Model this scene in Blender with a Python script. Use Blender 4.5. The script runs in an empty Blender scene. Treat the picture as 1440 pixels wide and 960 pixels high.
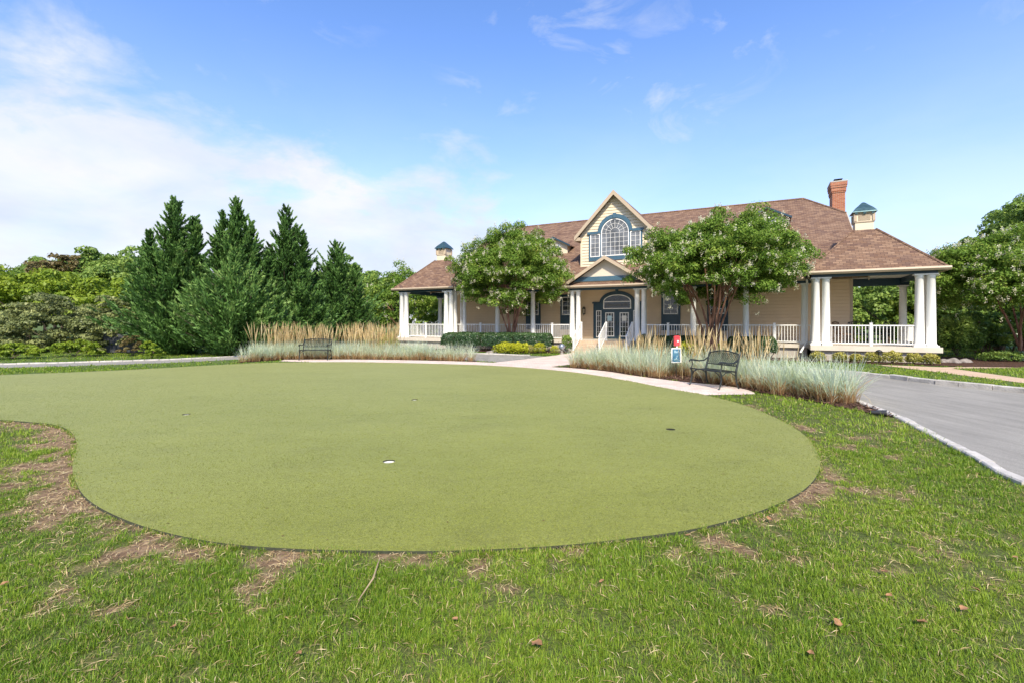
import bpy, math, random
import numpy as np
from mathutils import Vector
from mathutils.geometry import delaunay_2d_cdt

rng = np.random.default_rng(7)
random.seed(7)
C = bpy.context.scene.collection
PI = math.pi
H = 1.6            # camera height (m)
F = 680.0          # focal length of the 1440 px wide picture, px
HY = 453.0         # horizon row


def G(px, py, h=H):
    """ground point seen at a picture point"""
    d = F * h / (py - HY)
    return ((px - 720) / F * d, d)


TH = math.radians(27.5)
U = (math.cos(TH), -math.sin(TH))
V = (math.sin(TH), math.cos(TH))
O = (4.53, 24.71)


def L(x, y):
    """clubhouse local -> world"""
    return (O[0] + U[0] * x + V[0] * y, O[1] + U[1] * x + V[1] * y)


# ------------------------------------------------------------------ materials
def new_mat(name):
    m = bpy.data.materials.new(name)
    m.use_nodes = True
    nt = m.node_tree
    return m, nt, nt.nodes, nt.links, nt.nodes['Principled BSDF']


def ramp(ns, stops, interp='LINEAR'):
    r = ns.new('ShaderNodeValToRGB')
    r.color_ramp.interpolation = interp
    el = r.color_ramp.elements
    while len(el) < len(stops):
        el.new(0.5)
    for e, (p, c) in zip(el, stops):
        e.position = p
        e.color = (c[0], c[1], c[2], 1) if hasattr(c, '__len__') else (c, c, c, 1)
    return r


def mat_plain(name, col, rough=0.5, metal=0.0, var=0.12, scale=3.0, bump=0.0, bscale=60.0, spec=0.5):
    m, nt, ns, lk, b = new_mat(name)
    tc = ns.new('ShaderNodeTexCoord')
    n = ns.new('ShaderNodeTexNoise')
    n.inputs['Scale'].default_value = scale
    n.inputs['Detail'].default_value = 6
    lk.new(tc.outputs['Object'], n.inputs['Vector'])
    lo = [c * (1 - var) for c in col]
    hi = [min(1, c * (1 + var)) for c in col]
    r = ramp(ns, [(0.3, lo), (0.7, hi)])
    lk.new(n.outputs['Fac'], r.inputs[0])
    lk.new(r.outputs[0], b.inputs['Base Color'])
    b.inputs['Roughness'].default_value = rough
    b.inputs['Metallic'].default_value = metal
    b.inputs['Specular IOR Level'].default_value = spec
    if bump:
        n2 = ns.new('ShaderNodeTexNoise')
        n2.inputs['Scale'].default_value = bscale
        n2.inputs['Detail'].default_value = 4
        lk.new(tc.outputs['Object'], n2.inputs['Vector'])
        bp = ns.new('ShaderNodeBump')
        bp.inputs['Strength'].default_value = bump
        bp.inputs['Distance'].default_value = 0.02
        lk.new(n2.outputs['Fac'], bp.inputs['Height'])
        lk.new(bp.outputs[0], b.inputs['Normal'])
    return m


def mat_brick(name, c1, c2, mortar, bw, bh, ms=0.01, rough=0.85, bump=0.6, off=0.5, noise=0.25, mix3=None, bias=0.0):
    m, nt, ns, lk, b = new_mat(name)
    uv = ns.new('ShaderNodeUVMap')
    br = ns.new('ShaderNodeTexBrick')
    br.offset = off
    br.inputs['Color1'].default_value = (*c1, 1)
    br.inputs['Color2'].default_value = (*c2, 1)
    br.inputs['Mortar'].default_value = (*mortar, 1)
    br.inputs['Scale'].default_value = 1
    br.inputs['Brick Width'].default_value = bw
    br.inputs['Row Height'].default_value = bh
    br.inputs['Mortar Size'].default_value = ms
    br.inputs['Mortar Smooth'].default_value = 0.2
    br.inputs['Bias'].default_value = bias
    lk.new(uv.outputs[0], br.inputs['Vector'])
    col = br.outputs['Color']
    if mix3:
        # per-tab extra tone: a second, offset brick pattern picks a third colour
        mp = ns.new('ShaderNodeMapping')
        mp.inputs['Location'].default_value = (bw * 7.0, bh * 12.0, 0)
        lk.new(uv.outputs[0], mp.inputs['Vector'])
        b2 = ns.new('ShaderNodeTexBrick')
        b2.offset = off
        b2.inputs['Color1'].default_value = (0, 0, 0, 1)
        b2.inputs['Color2'].default_value = (1, 1, 1, 1)
        b2.inputs['Mortar'].default_value = (0, 0, 0, 1)
        b2.inputs['Scale'].default_value = 1
        b2.inputs['Brick Width'].default_value = bw
        b2.inputs['Row Height'].default_value = bh
        b2.inputs['Mortar Size'].default_value = 0
        lk.new(mp.outputs[0], b2.inputs['Vector'])
        rr = ramp(ns, [(0.55, 0), (0.95, 0.55)])
        lk.new(b2.outputs['Color'], rr.inputs[0])
        mx = ns.new('ShaderNodeMixRGB')
        lk.new(rr.outputs[0], mx.inputs[0])
        lk.new(col, mx.inputs[1])
        mx.inputs[2].default_value = (*mix3, 1)
        col = mx.outputs[0]
    n = ns.new('ShaderNodeTexNoise')
    n.inputs['Scale'].default_value = 1.3
    n.inputs['Detail'].default_value = 10
    n.inputs['Roughness'].default_value = 0.7
    lk.new(uv.outputs[0], n.inputs['Vector'])
    rn = ramp(ns, [(0.3, 1 - noise), (0.7, 1 + noise * 0.6)])
    lk.new(n.outputs['Fac'], rn.inputs[0])
    mu = ns.new('ShaderNodeMixRGB')
    mu.blend_type = 'MULTIPLY'
    mu.inputs[0].default_value = 1
    lk.new(col, mu.inputs[1])
    lk.new(rn.outputs[0], mu.inputs[2])
    lk.new(mu.outputs[0], b.inputs['Base Color'])
    b.inputs['Roughness'].default_value = rough
    b.inputs['Specular IOR Level'].default_value = 0.25
    bp = ns.new('ShaderNodeBump')
    bp.inputs['Strength'].default_value = bump
    bp.inputs['Distance'].default_value = 0.012
    bp.invert = True
    lk.new(br.outputs['Fac'], bp.inputs['Height'])
    lk.new(bp.outputs[0], b.inputs['Normal'])
    return m


def mat_leaf(name, stops, trans=0.3, rough=0.55, spec=0.3, gain=1.0):
    """foliage: per-leaf tint attribute -> colour; diffuse/translucent mix"""
    m, nt, ns, lk, b = new_mat(name)
    at = ns.new('ShaderNodeAttribute')
    at.attribute_name = 'tint'
    r = ramp(ns, [(p, tuple(x * gain for x in c)) for p, c in stops])
    lk.new(at.outputs['Fac'], r.inputs[0])
    lk.new(r.outputs[0], b.inputs['Base Color'])
    b.inputs['Roughness'].default_value = rough
    b.inputs['Specular IOR Level'].default_value = spec
    tr = ns.new('ShaderNodeBsdfTranslucent')
    lk.new(r.outputs[0], tr.inputs['Color'])
    mx = ns.new('ShaderNodeMixShader')
    mx.inputs[0].default_value = trans
    lk.new(b.outputs[0], mx.inputs[1])
    lk.new(tr.outputs[0], mx.inputs[2])
    lk.new(mx.outputs[0], ns['Material Output'].inputs['Surface'])
    return m


def mat_ground(name, stops, scale, detail=10, bump=0.5, bscale=40, rough=0.95, fine=None, attr=None, attr_stops=None, bdist=0.02):
    m, nt, ns, lk, b = new_mat(name)
    tc = ns.new('ShaderNodeTexCoord')
    n = ns.new('ShaderNodeTexNoise')
    n.inputs['Scale'].default_value = scale
    n.inputs['Detail'].default_value = detail
    n.inputs['Roughness'].default_value = 0.65
    lk.new(tc.outputs['Object'], n.inputs['Vector'])
    r = ramp(ns, stops)
    lk.new(n.outputs['Fac'], r.inputs[0])
    col = r.outputs[0]
    if fine:
        n3 = ns.new('ShaderNodeTexNoise')
        n3.inputs['Scale'].default_value = fine[0]
        n3.inputs['Detail'].default_value = 3
        lk.new(tc.outputs['Object'], n3.inputs['Vector'])
        r3 = ramp(ns, [(0.35, 1 - fine[1]), (0.65, 1 + fine[1])])
        lk.new(n3.outputs['Fac'], r3.inputs[0])
        mu = ns.new('ShaderNodeMixRGB')
        mu.blend_type = 'MULTIPLY'
        mu.inputs[0].default_value = 1
        lk.new(col, mu.inputs[1])
        lk.new(r3.outputs[0], mu.inputs[2])
        col = mu.outputs[0]
    if attr:
        at = ns.new('ShaderNodeAttribute')
        at.attribute_name = attr
        r4 = ramp(ns, attr_stops)
        lk.new(n.outputs['Fac'], r4.inputs[0])
        mx = ns.new('ShaderNodeMixRGB')
        lk.new(at.outputs['Fac'], mx.inputs[0])
        lk.new(col, mx.inputs[1])
        lk.new(r4.outputs[0], mx.inputs[2])
        col = mx.outputs[0]
    lk.new(col, b.inputs['Base Color'])
    b.inputs['Roughness'].default_value = rough
    b.inputs['Specular IOR Level'].default_value = 0.2
    n2 = ns.new('ShaderNodeTexNoise')
    n2.inputs['Scale'].default_value = bscale
    n2.inputs['Detail'].default_value = 5
    lk.new(tc.outputs['Object'], n2.inputs['Vector'])
    bp = ns.new('ShaderNodeBump')
    bp.inputs['Strength'].default_value = bump
    bp.inputs['Distance'].default_value = bdist
    lk.new(n2.outputs['Fac'], bp.inputs['Height'])
    lk.new(bp.outputs[0], b.inputs['Normal'])
    return m


def mat_glass(name, col=(0.02, 0.025, 0.03), rough=0.06):
    m, nt, ns, lk, b = new_mat(name)
    tc = ns.new('ShaderNodeTexCoord')
    n = ns.new('ShaderNodeTexNoise')
    n.inputs['Scale'].default_value = 1.6
    n.inputs['Detail'].default_value = 2
    lk.new(tc.outputs['Object'], n.inputs['Vector'])
    r = ramp(ns, [(0.35, tuple(c * 0.6 for c in col)), (0.7, tuple(c * 1.7 for c in col))])
    lk.new(n.outputs['Fac'], r.inputs[0])
    lk.new(r.outputs[0], b.inputs['Base Color'])
    b.inputs['Roughness'].default_value = rough
    b.inputs['Specular IOR Level'].default_value = 0.7
    bp = ns.new('ShaderNodeBump')
    bp.inputs['Strength'].default_value = 0.05
    lk.new(n.outputs['Fac'], bp.inputs['Height'])
    lk.new(bp.outputs[0], b.inputs['Normal'])
    return m


M = {}
M['siding'] = mat_plain('siding', (0.66, 0.50, 0.335), 0.6, var=0.05, scale=1.5)
M['siding_sunlit'] = mat_plain('siding_sunlit', (0.66, 0.565, 0.41), 0.6, var=0.04, scale=1.5)  # paler copy of the siding, with its sunlit look put into the colour
M['trim_beige'] = mat_plain('trim_beige', (0.43, 0.34, 0.24), 0.5, var=0.05)
M['tympanum'] = mat_plain('tympanum', (0.60, 0.53, 0.43), 0.6, var=0.04)
M['white'] = mat_plain('white_paint', (0.80, 0.79, 0.76), 0.45, var=0.04, scale=2)
M['navy'] = mat_plain('navy_paint', (0.016, 0.048, 0.075), 0.4, var=0.1)
M['slate_blue'] = mat_plain('slate_blue_paint', (0.045, 0.105, 0.155), 0.45, var=0.1)
M['soffit'] = mat_plain('soffit', (0.80, 0.77, 0.70), 0.7, var=0.05)
M['deck'] = mat_plain('deck_paint', (0.58, 0.52, 0.43), 0.6, var=0.08, bump=0.1)
M['foundation'] = mat_plain('foundation_paint', (0.42, 0.38, 0.33), 0.8, var=0.1, bump=0.3)
M['shingle'] = mat_brick('roof_shingle', (0.155, 0.088, 0.056), (0.260, 0.166, 0.108), (0.07, 0.044, 0.034), 0.24, 0.115, 0.008, noise=0.09, mix3=(0.085, 0.05, 0.045))
M['brick'] = mat_brick('chimney_brick', (0.33, 0.10, 0.05), (0.44, 0.17, 0.085), (0.42, 0.33, 0.26), 0.20, 0.07, 0.008)
M['step_brick'] = mat_brick('step_brick', (0.46, 0.33, 0.22), (0.55, 0.41, 0.28), (0.50, 0.42, 0.33), 0.21, 0.075, 0.008)
M['paver'] = mat_brick('paver', (0.60, 0.47, 0.39), (0.72, 0.60, 0.51), (0.44, 0.36, 0.31), 0.21, 0.105, 0.006, noise=0.18, bump=0.3)
M['concrete_pink'] = mat_ground('concrete_pink', [(0.3, (0.46, 0.33, 0.22)), (0.7, (0.56, 0.42, 0.30))], 1.2, bump=0.15, fine=(60, 0.08))
M['copper'] = mat_plain('copper_roof', (0.06, 0.115, 0.125), 0.35, metal=0.5, var=0.25, scale=8)
M['black_metal'] = mat_plain('black_metal', (0.022, 0.025, 0.026), 0.42, metal=0.3, var=0.2)
M['bench_metal'] = mat_plain('bench_metal', (0.030, 0.036, 0.034), 0.40, metal=0.4, var=0.3, scale=12, bump=0.1)
M['glass'] = mat_glass('window_glass')
M['glass_up'] = mat_glass('window_glass_upper', (0.12, 0.13, 0.145), 0.15)  # grey of the reflection is put into the pane colour
M['paper'] = mat_plain('paper', (0.75, 0.73, 0.68), 0.8, var=0.03)
M['paper_blue'] = mat_plain('paper_blue', (0.45, 0.62, 0.68), 0.8, var=0.05)
M['asphalt'] = mat_ground('asphalt', [(0.3, (0.235, 0.222, 0.195)), (0.7, (0.295, 0.278, 0.242))], 0.5, bump=0.6, bscale=160, fine=(140, 0.22), rough=0.85, bdist=0.006)
def wear():
    m = M['asphalt']
    nt = m.node_tree
    ns, lk, b = nt.nodes, nt.links, nt.nodes['Principled BSDF']
    src = b.inputs['Base Color'].links[0].from_socket
    tc = ns.new('ShaderNodeTexCoord')
    mp = ns.new('ShaderNodeMapping')
    mp.inputs['Scale'].default_value = (1.6, 0.16, 1)
    mp.inputs['Rotation'].default_value = (0, 0, 0.35)
    lk.new(tc.outputs['Object'], mp.inputs['Vector'])
    n = ns.new('ShaderNodeTexNoise')
    n.inputs['Scale'].default_value = 2.2
    n.inputs['Detail'].default_value = 8
    n.inputs['Roughness'].default_value = 0.65
    lk.new(mp.outputs[0], n.inputs['Vector'])
    r = ramp(ns, [(0.32, 0.80), (0.5, 1.0), (0.7, 1.14)])
    lk.new(n.outputs['Fac'], r.inputs[0])
    mu = ns.new('ShaderNodeMixRGB')
    mu.blend_type = 'MULTIPLY'
    mu.inputs[0].default_value = 1
    lk.new(src, mu.inputs[1])
    lk.new(r.outputs[0], mu.inputs[2])
    lk.new(mu.outputs[0], b.inputs['Base Color'])


wear()
M['kerb'] = mat_plain('kerb_stone', (0.46, 0.43, 0.385), 0.85, var=0.25, scale=5, bump=0.5, bscale=25)
M['mulch'] = mat_ground('mulch', [(0.35, (0.045, 0.022, 0.014)), (0.65, (0.13, 0.07, 0.045))], 22, bump=1.0, bscale=45, fine=(70, 0.35), bdist=0.05)
M['chip'] = mat_leaf('mulch_chips', [(0.0, (0.05, 0.025, 0.015)), (0.6, (0.13, 0.065, 0.042)), (1.0, (0.25, 0.16, 0.11))], trans=0.0, rough=0.9)
M['ground'] = mat_ground('meadow', [(0.3, (0.055, 0.095, 0.022)), (0.7, (0.11, 0.15, 0.035))], 0.8, bump=0.6, bscale=25, fine=(30, 0.25))
M['soil'] = mat_ground('lawn_soil', [(0.3, (0.055, 0.080, 0.016)), (0.7, (0.11, 0.125, 0.032))], 9, bump=0.8, bscale=60, fine=(50, 0.3), attr='bare', attr_stops=[(0.32, (0.085, 0.05, 0.028)), (0.5, (0.20, 0.13, 0.075)), (0.68, (0.34, 0.245, 0.14))])
M['turf_edge'] = mat_plain('turf_edge', (0.04, 0.045, 0.025), 0.95, var=0.3, scale=30)
M['cup'] = mat_plain('cup_white', (0.80, 0.78, 0.72), 0.5, var=0.03)
M['dark'] = mat_plain('dark_hole', (0.015, 0.013, 0.012), 0.9)
M['red'] = mat_plain('red_plastic', (0.62, 0.045, 0.055), 0.45, var=0.12)
M['stone'] = mat_plain('rock', (0.25, 0.22, 0.20), 0.9, var=0.35, scale=6, bump=0.8, bscale=12)
M['pipe'] = mat_plain('black_pipe', (0.03, 0.03, 0.033), 0.5, var=0.2)
M['fence'] = mat_plain('fence_panel', (0.05, 0.055, 0.065), 0.7, var=0.2)
M['ball'] = mat_plain('gazing_ball', (0.33, 0.36, 0.42), 0.15, metal=0.6, var=0.15)
M['gravel_light'] = mat_plain('lettering', (0.12, 0.11, 0.075), 0.5, metal=0.3, var=0.1)
M['wood'] = mat_plain('chair_wood', (0.12, 0.07, 0.045), 0.6, var=0.2)
M['lamp_glass'] = mat_plain('lantern_glass', (0.35, 0.30, 0.22), 0.2)
M['dry_leaf'] = mat_plain('dry_leaf', (0.30, 0.155, 0.07), 0.8, var=0.4, scale=30)
M['twig'] = mat_plain('twig', (0.42, 0.30, 0.18), 0.9, var=0.3)


def mat_bark(name, c1, c2):
    m, nt, ns, lk, b = new_mat(name)
    tc = ns.new('ShaderNodeTexCoord')
    mp = ns.new('ShaderNodeMapping')
    mp.inputs['Scale'].default_value = (9, 9, 1.6)
    lk.new(tc.outputs['Object'], mp.inputs['Vector'])
    n = ns.new('ShaderNodeTexNoise')
    n.inputs['Scale'].default_value = 1.0
    n.inputs['Detail'].default_value = 8
    lk.new(mp.outputs[0], n.inputs['Vector'])
    r = ramp(ns, [(0.35, c1), (0.65, c2)])
    lk.new(n.outputs['Fac'], r.inputs[0])
    lk.new(r.outputs[0], b.inputs['Base Color'])
    b.inputs['Roughness'].default_value = 0.8
    bp = ns.new('ShaderNodeBump')
    bp.inputs['Strength'].default_value = 0.5
    bp.inputs['Distance'].default_value = 0.02
    lk.new(n.outputs['Fac'], bp.inputs['Height'])
    lk.new(bp.outputs[0], b.inputs['Normal'])
    return m


M['bark_red'] = mat_bark('crape_bark', (0.13, 0.055, 0.035), (0.34, 0.18, 0.12))
M['bark'] = mat_bark('bark', (0.05, 0.035, 0.025), (0.14, 0.10, 0.075))


def mat_turf():
    m, nt, ns, lk, b = new_mat('putting_turf')
    tc = ns.new('ShaderNodeTexCoord')

    def noise(scale, detail, sc=(1, 1, 1), rough=0.6):
        mp = ns.new('ShaderNodeMapping')
        mp.inputs['Scale'].default_value = sc
        lk.new(tc.outputs['Object'], mp.inputs['Vector'])
        n = ns.new('ShaderNodeTexNoise')
        n.inputs['Scale'].default_value = scale
        n.inputs['Detail'].default_value = detail
        n.inputs['Roughness'].default_value = rough
        lk.new(mp.outputs[0], n.inputs['Vector'])
        return n
    big = noise(0.35, 5, (1, 1.6, 1))
    r = ramp(ns, [(0.3, (0.150, 0.168, 0.018)), (0.7, (0.200, 0.214, 0.032))])
    lk.new(big.outputs['Fac'], r.inputs[0])
    stain = noise(1.1, 7, (1, 2.2, 1), 0.65)
    rs = ramp(ns, [(0.28, 0.82), (0.47, 1.0), (1.0, 1.10)])
    lk.new(stain.outputs['Fac'], rs.inputs[0])
    mu = ns.new('ShaderNodeMixRGB')
    mu.blend_type = 'MULTIPLY'
    mu.inputs[0].default_value = 1
    lk.new(r.outputs[0], mu.inputs[1])
    lk.new(rs.outputs[0], mu.inputs[2])
    fine = noise(150, 3)
    rf = ramp(ns, [(0.30, 0.62), (0.5, 1.0), (0.72, 1.38)])
    lk.new(fine.outputs['Fac'], rf.inputs[0])
    m2 = ns.new('ShaderNodeMixRGB')
    m2.blend_type = 'MULTIPLY'
    m2.inputs[0].default_value = 1
    lk.new(mu.outputs[0], m2.inputs[1])
    lk.new(rf.outputs[0], m2.inputs[2])
    mid = noise(55, 4, (1, 1, 1), 0.75)
    rm = ramp(ns, [(0.33, 0.68), (0.67, 1.30)])
    lk.new(mid.outputs['Fac'], rm.inputs[0])
    m3 = ns.new('ShaderNodeMixRGB')
    m3.blend_type = 'MULTIPLY'
    m3.inputs[0].default_value = 1
    lk.new(m2.outputs[0], m3.inputs[1])
    lk.new(rm.outputs[0], m3.inputs[2])
    lk.new(m3.outputs[0], b.inputs['Base Color'])
    b.inputs['Roughness'].default_value = 0.62
    b.inputs['Specular IOR Level'].default_value = 0.5
    b.inputs['Specular Tint'].default_value = (1.0, 0.93, 0.6, 1)
    b.inputs['Sheen Weight'].default_value = 1.0
    b.inputs['Sheen Roughness'].default_value = 0.24
    b.inputs['Sheen Tint'].default_value = (1.0, 0.90, 0.42, 1)
    bp = ns.new('ShaderNodeBump')
    bp.inputs['Strength'].default_value = 0.5
    bp.inputs['Distance'].default_value = 0.008
    lk.new(fine.outputs['Fac'], bp.inputs['Height'])
    b2 = ns.new('ShaderNodeBump')
    b2.inputs['Strength'].default_value = 0.18
    b2.inputs['Distance'].default_value = 0.12
    lk.new(big.outputs['Fac'], b2.inputs['Height'])
    lk.new(bp.outputs[0], b2.inputs['Normal'])
    lk.new(b2.outputs[0], b.inputs['Normal'])
    return m


M['turf'] = mat_turf()
M['leaf_grass'] = mat_leaf('grass_blades', [(0.0, (0.050, 0.105, 0.006)), (0.45, (0.128, 0.222, 0.014)), (0.74, (0.225, 0.305, 0.026)), (0.82, (0.38, 0.32, 0.11)), (1.0, (0.50, 0.39, 0.19))], 0.3, 0.5, gain=1.2)
M['leaf_blue'] = mat_leaf('blue_grass', [(0.0, (0.24, 0.13, 0.06)), (0.22, (0.44, 0.29, 0.15)), (0.34, (0.38, 0.42, 0.24)), (0.65, (0.44, 0.51, 0.41)), (1.0, (0.67, 0.67, 0.47))], 0.5, 0.6, gain=1.4)
M['leaf_reed'] = mat_leaf('reed_grass', [(0.0, (0.24, 0.15, 0.06)), (0.5, (0.50, 0.37, 0.18)), (1.0, (0.70, 0.58, 0.34))], 0.35, 0.7, gain=1.15)
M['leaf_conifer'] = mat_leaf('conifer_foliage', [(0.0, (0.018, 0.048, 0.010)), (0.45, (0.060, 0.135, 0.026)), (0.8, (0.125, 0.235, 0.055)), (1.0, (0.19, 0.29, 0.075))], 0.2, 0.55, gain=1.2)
M['leaf_crape'] = mat_leaf('crape_leaves', [(0.0, (0.040, 0.086, 0.010)), (0.5, (0.108, 0.186, 0.024)), (0.9, (0.225, 0.285, 0.050)), (1.0, (0.34, 0.34, 0.07))], 0.38, 0.55, 0.2, gain=1.4)
M['blossom'] = mat_leaf('crape_blossoms', [(0.0, (0.62, 0.58, 0.36)), (0.5, (0.80, 0.76, 0.55)), (1.0, (0.88, 0.85, 0.70))], 0.45, 0.7)
M['leaf_green'] = mat_leaf('tree_leaves', [(0.0, (0.045, 0.09, 0.018)), (0.5, (0.115, 0.18, 0.034)), (1.0, (0.22, 0.28, 0.06))], 0.38, 0.5, gain=1.65)
M['leaf_lime'] = mat_leaf('lime_leaves', [(0.0, (0.085, 0.145, 0.014)), (0.5, (0.175, 0.245, 0.020)), (1.0, (0.28, 0.33, 0.03))], 0.4, 0.5, gain=1.35)
M['leaf_dark'] = mat_leaf('dark_leaves', [(0.0, (0.045, 0.06, 0.024)), (0.5, (0.125, 0.145, 0.05)), (1.0, (0.24, 0.25, 0.09))], 0.3, 0.45, gain=1.6)
M['leaf_rust'] = mat_leaf('rust_leaves', [(0.0, (0.11, 0.09, 0.035)), (0.5, (0.20, 0.155, 0.06)), (1.0, (0.26, 0.25, 0.085))], 0.3, 0.5)
M['leaf_box'] = mat_leaf('boxwood_leaves', [(0.0, (0.014, 0.036, 0.014)), (0.6, (0.034, 0.070, 0.024)), (1.0, (0.075, 0.12, 0.038))], 0.15, 0.35, 0.4, gain=1.5)
M['leaf_yellow'] = mat_leaf('golden_leaves', [(0.0, (0.10, 0.12, 0.02)), (0.5, (0.30, 0.29, 0.055)), (1.0, (0.56, 0.49, 0.15))], 0.3, 0.5, gain=1.2)
M['leaf_chart'] = mat_leaf('chartreuse_leaves', [(0.0, (0.17, 0.20, 0.015)), (0.5, (0.36, 0.38, 0.02)), (1.0, (0.52, 0.50, 0.04))], 0.3, 0.5, gain=1.15)
M['leaf_silver'] = mat_leaf('silver_leaves', [(0.0, (0.12, 0.19, 0.16)), (1.0, (0.30, 0.38, 0.34))], 0.2, 0.6)


# ------------------------------------------------------------------ mesh helpers
class MB:
    def __init__(self):
        self.v, self.f = [], []

    def add(self, vs, fs):
        n = len(self.v)
        self.v += [tuple(p) for p in vs]
        self.f += [tuple(i + n for i in f) for f in fs]
        return self

    def box(self, x0, x1, y0, y1, z0, z1):
        return self.add([(x0, y0, z0), (x1, y0, z0), (x1, y1, z0), (x0, y1, z0), (x0, y0, z1), (x1, y0, z1), (x1, y1, z1), (x0, y1, z1)],
                        [(0, 3, 2, 1), (4, 5, 6, 7), (0, 1, 5, 4), (1, 2, 6, 5), (2, 3, 7, 6), (3, 0, 4, 7)])

    def prism(self, pts, y0, y1):
        """outline in x,z extruded along y (outline counter-clockwise seen from -y)"""
        n = len(pts)
        vs = [(x, y0, z) for x, z in pts] + [(x, y1, z) for x, z in pts]
        fs = [tuple(range(n)), tuple(range(2 * n - 1, n - 1, -1))]
        fs += [(i, i + n, (i + 1) % n + n, (i + 1) % n) for i in range(n)]
        return self.add(vs, fs)

    def prism_x(self, pts, x0, x1):
        """outline in y,z extruded along x"""
        n = len(pts)
        vs = [(x0, y, z) for y, z in pts] + [(x1, y, z) for y, z in pts]
        fs = [tuple(range(n - 1, -1, -1)), tuple(range(n, 2 * n))]
        fs += [(i, (i + 1) % n, (i + 1) % n + n, i + n) for i in range(n)]
        return self.add(vs, fs)

    def ring(self, outer, inner, y0, y1, closed=False):
        """strip between two polylines in x,z extruded along y"""
        n = len(outer)
        vs = [(x, y0, z) for x, z in outer] + [(x, y0, z) for x, z in inner] + [(x, y1, z) for x, z in outer] + [(x, y1, z) for x, z in inner]
        fs = []
        for i in range(n if closed else n - 1):
            j = (i + 1) % n
            fs += [(i, j, n + j, n + i), (2 * n + i, 3 * n + i, 3 * n + j, 2 * n + j), (i, 2 * n + i, 2 * n + j, j), (n + i, n + j, 3 * n + j, 3 * n + i)]
        if not closed:
            fs += [(0, n, 3 * n, 2 * n), (n - 1, 3 * n - 1, 4 * n - 1, 2 * n - 1)]
        return self.add(vs, fs)

    def tube(self, pts, rad, n=6):
        pts = [Vector(p) for p in pts]
        if not hasattr(rad, '__len__'):
            rad = [rad] * len(pts)
        vs, fs = [], []
        t0 = (pts[1] - pts[0]).normalized()
        a = t0.orthogonal().normalized()
        for i, p in enumerate(pts):
            t = (pts[min(i + 1, len(pts) - 1)] - pts[max(i - 1, 0)]).normalized()
            a = (a - t * a.dot(t)).normalized()
            b = t.cross(a)
            for k in range(n):
                w = 2 * PI * k / n
                vs.append(p + (a * math.cos(w) + b * math.sin(w)) * rad[i])
        for i in range(len(pts) - 1):
            for k in range(n):
                fs.append((i * n + k, i * n + (k + 1) % n, (i + 1) * n + (k + 1) % n, (i + 1) * n + k))
        fs.append(tuple(range(n - 1, -1, -1)))
        fs.append(tuple(range((len(pts) - 1) * n, len(pts) * n)))
        return self.add(vs, fs)

    def lathe(self, prof, cx, cy, n=20):
        vs, fs = [], []
        for r, z in prof:
            for k in range(n):
                w = 2 * PI * k / n
                vs.append((cx + r * math.cos(w), cy + r * math.sin(w), z))
        for i in range(len(prof) - 1):
            for k in range(n):
                fs.append((i * n + k, i * n + (k + 1) % n, (i + 1) * n + (k + 1) % n, (i + 1) * n + k))
        fs.append(tuple(range(n - 1, -1, -1)))
        fs.append(tuple(range((len(prof) - 1) * n, len(prof) * n)))
        return self.add(vs, fs)

    def build(self, name, mat, parent=None, smooth=False):
        me = bpy.data.meshes.new(name)
        me.from_pydata(self.v, [], self.f)
        me.update()
        uvl = me.uv_layers.new(name='UVMap')
        uv = np.zeros(len(me.loops) * 2, np.float32)
        for p in me.polygons:
            nz = p.normal
            t = Vector((0, 0, 1)).cross(nz)
            if t.length < 0.05:
                t = Vector((1, 0, 0))
            t.normalize()
            s = nz.cross(t)
            for li in p.loop_indices:
                co = me.vertices[me.loops[li].vertex_index].co
                uv[2 * li] = co.dot(t)
                uv[2 * li + 1] = co.dot(s)
        uvl.data.foreach_set('uv', uv)
        if smooth:
            me.polygons.foreach_set('use_smooth', [True] * len(me.polygons))
        me.materials.append(mat)
        o = bpy.data.objects.new(name, me)
        C.objects.link(o)
        if parent:
            o.parent = parent
        return o


def tag(o, label, cat, group=None, kind=None):
    o['label'] = label
    o['category'] = cat
    if group:
        o['group'] = group
    if kind:
        o['kind'] = kind
    return o


def thing(name, label, cat, loc=(0, 0, 0), rz=0, group=None):
    o = bpy.data.objects.new(name, None)
    o.empty_display_size = 0.2
    C.objects.link(o)
    o.location = loc
    o.rotation_euler = (0, 0, rz)
    return tag(o, label, cat, group)


def dup(root, loc, rz=0, scale=None, label=None):
    r = root.copy()
    C.objects.link(r)
    r.location = loc
    r.rotation_euler = (0, 0, rz)
    if scale:
        r.scale = scale if hasattr(scale, '__len__') else (scale,) * 3
    if label:
        r['label'] = label
    for ch in list(root.children):
        c = ch.copy()
        C.objects.link(c)
        c.parent = r
        for g in list(ch.children):
            d = g.copy()
            C.objects.link(d)
            d.parent = c
    return r


def np_quads(name, verts, quads, mat, tint=None, parent=None, smooth=False):
    """verts (n,3), quads (m,4) as numpy"""
    me = bpy.data.meshes.new(name)
    nv, nq = len(verts), len(quads)
    me.vertices.add(nv)
    me.vertices.foreach_set('co', verts.astype(np.float32).ravel())
    me.loops.add(nq * 4)
    me.loops.foreach_set('vertex_index', quads.astype(np.int32).ravel())
    me.polygons.add(nq)
    me.polygons.foreach_set('loop_start', np.arange(0, nq * 4, 4, dtype=np.int32))
    me.polygons.foreach_set('loop_total', np.full(nq, 4, np.int32))
    if smooth:
        me.polygons.foreach_set('use_smooth', np.ones(nq, bool))
    me.update(calc_edges=True)
    if tint is not None:
        at = me.attributes.new('tint', 'FLOAT', 'FACE')
        at.data.foreach_set('value', np.clip(tint, 0, 1).astype(np.float32))
    me.materials.append(mat)
    o = bpy.data.objects.new(name, me)
    C.objects.link(o)
    if parent:
        o.parent = parent
    return o


def unit(a):
    return a / np.maximum(np.linalg.norm(a, axis=-1, keepdims=True), 1e-9)


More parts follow.
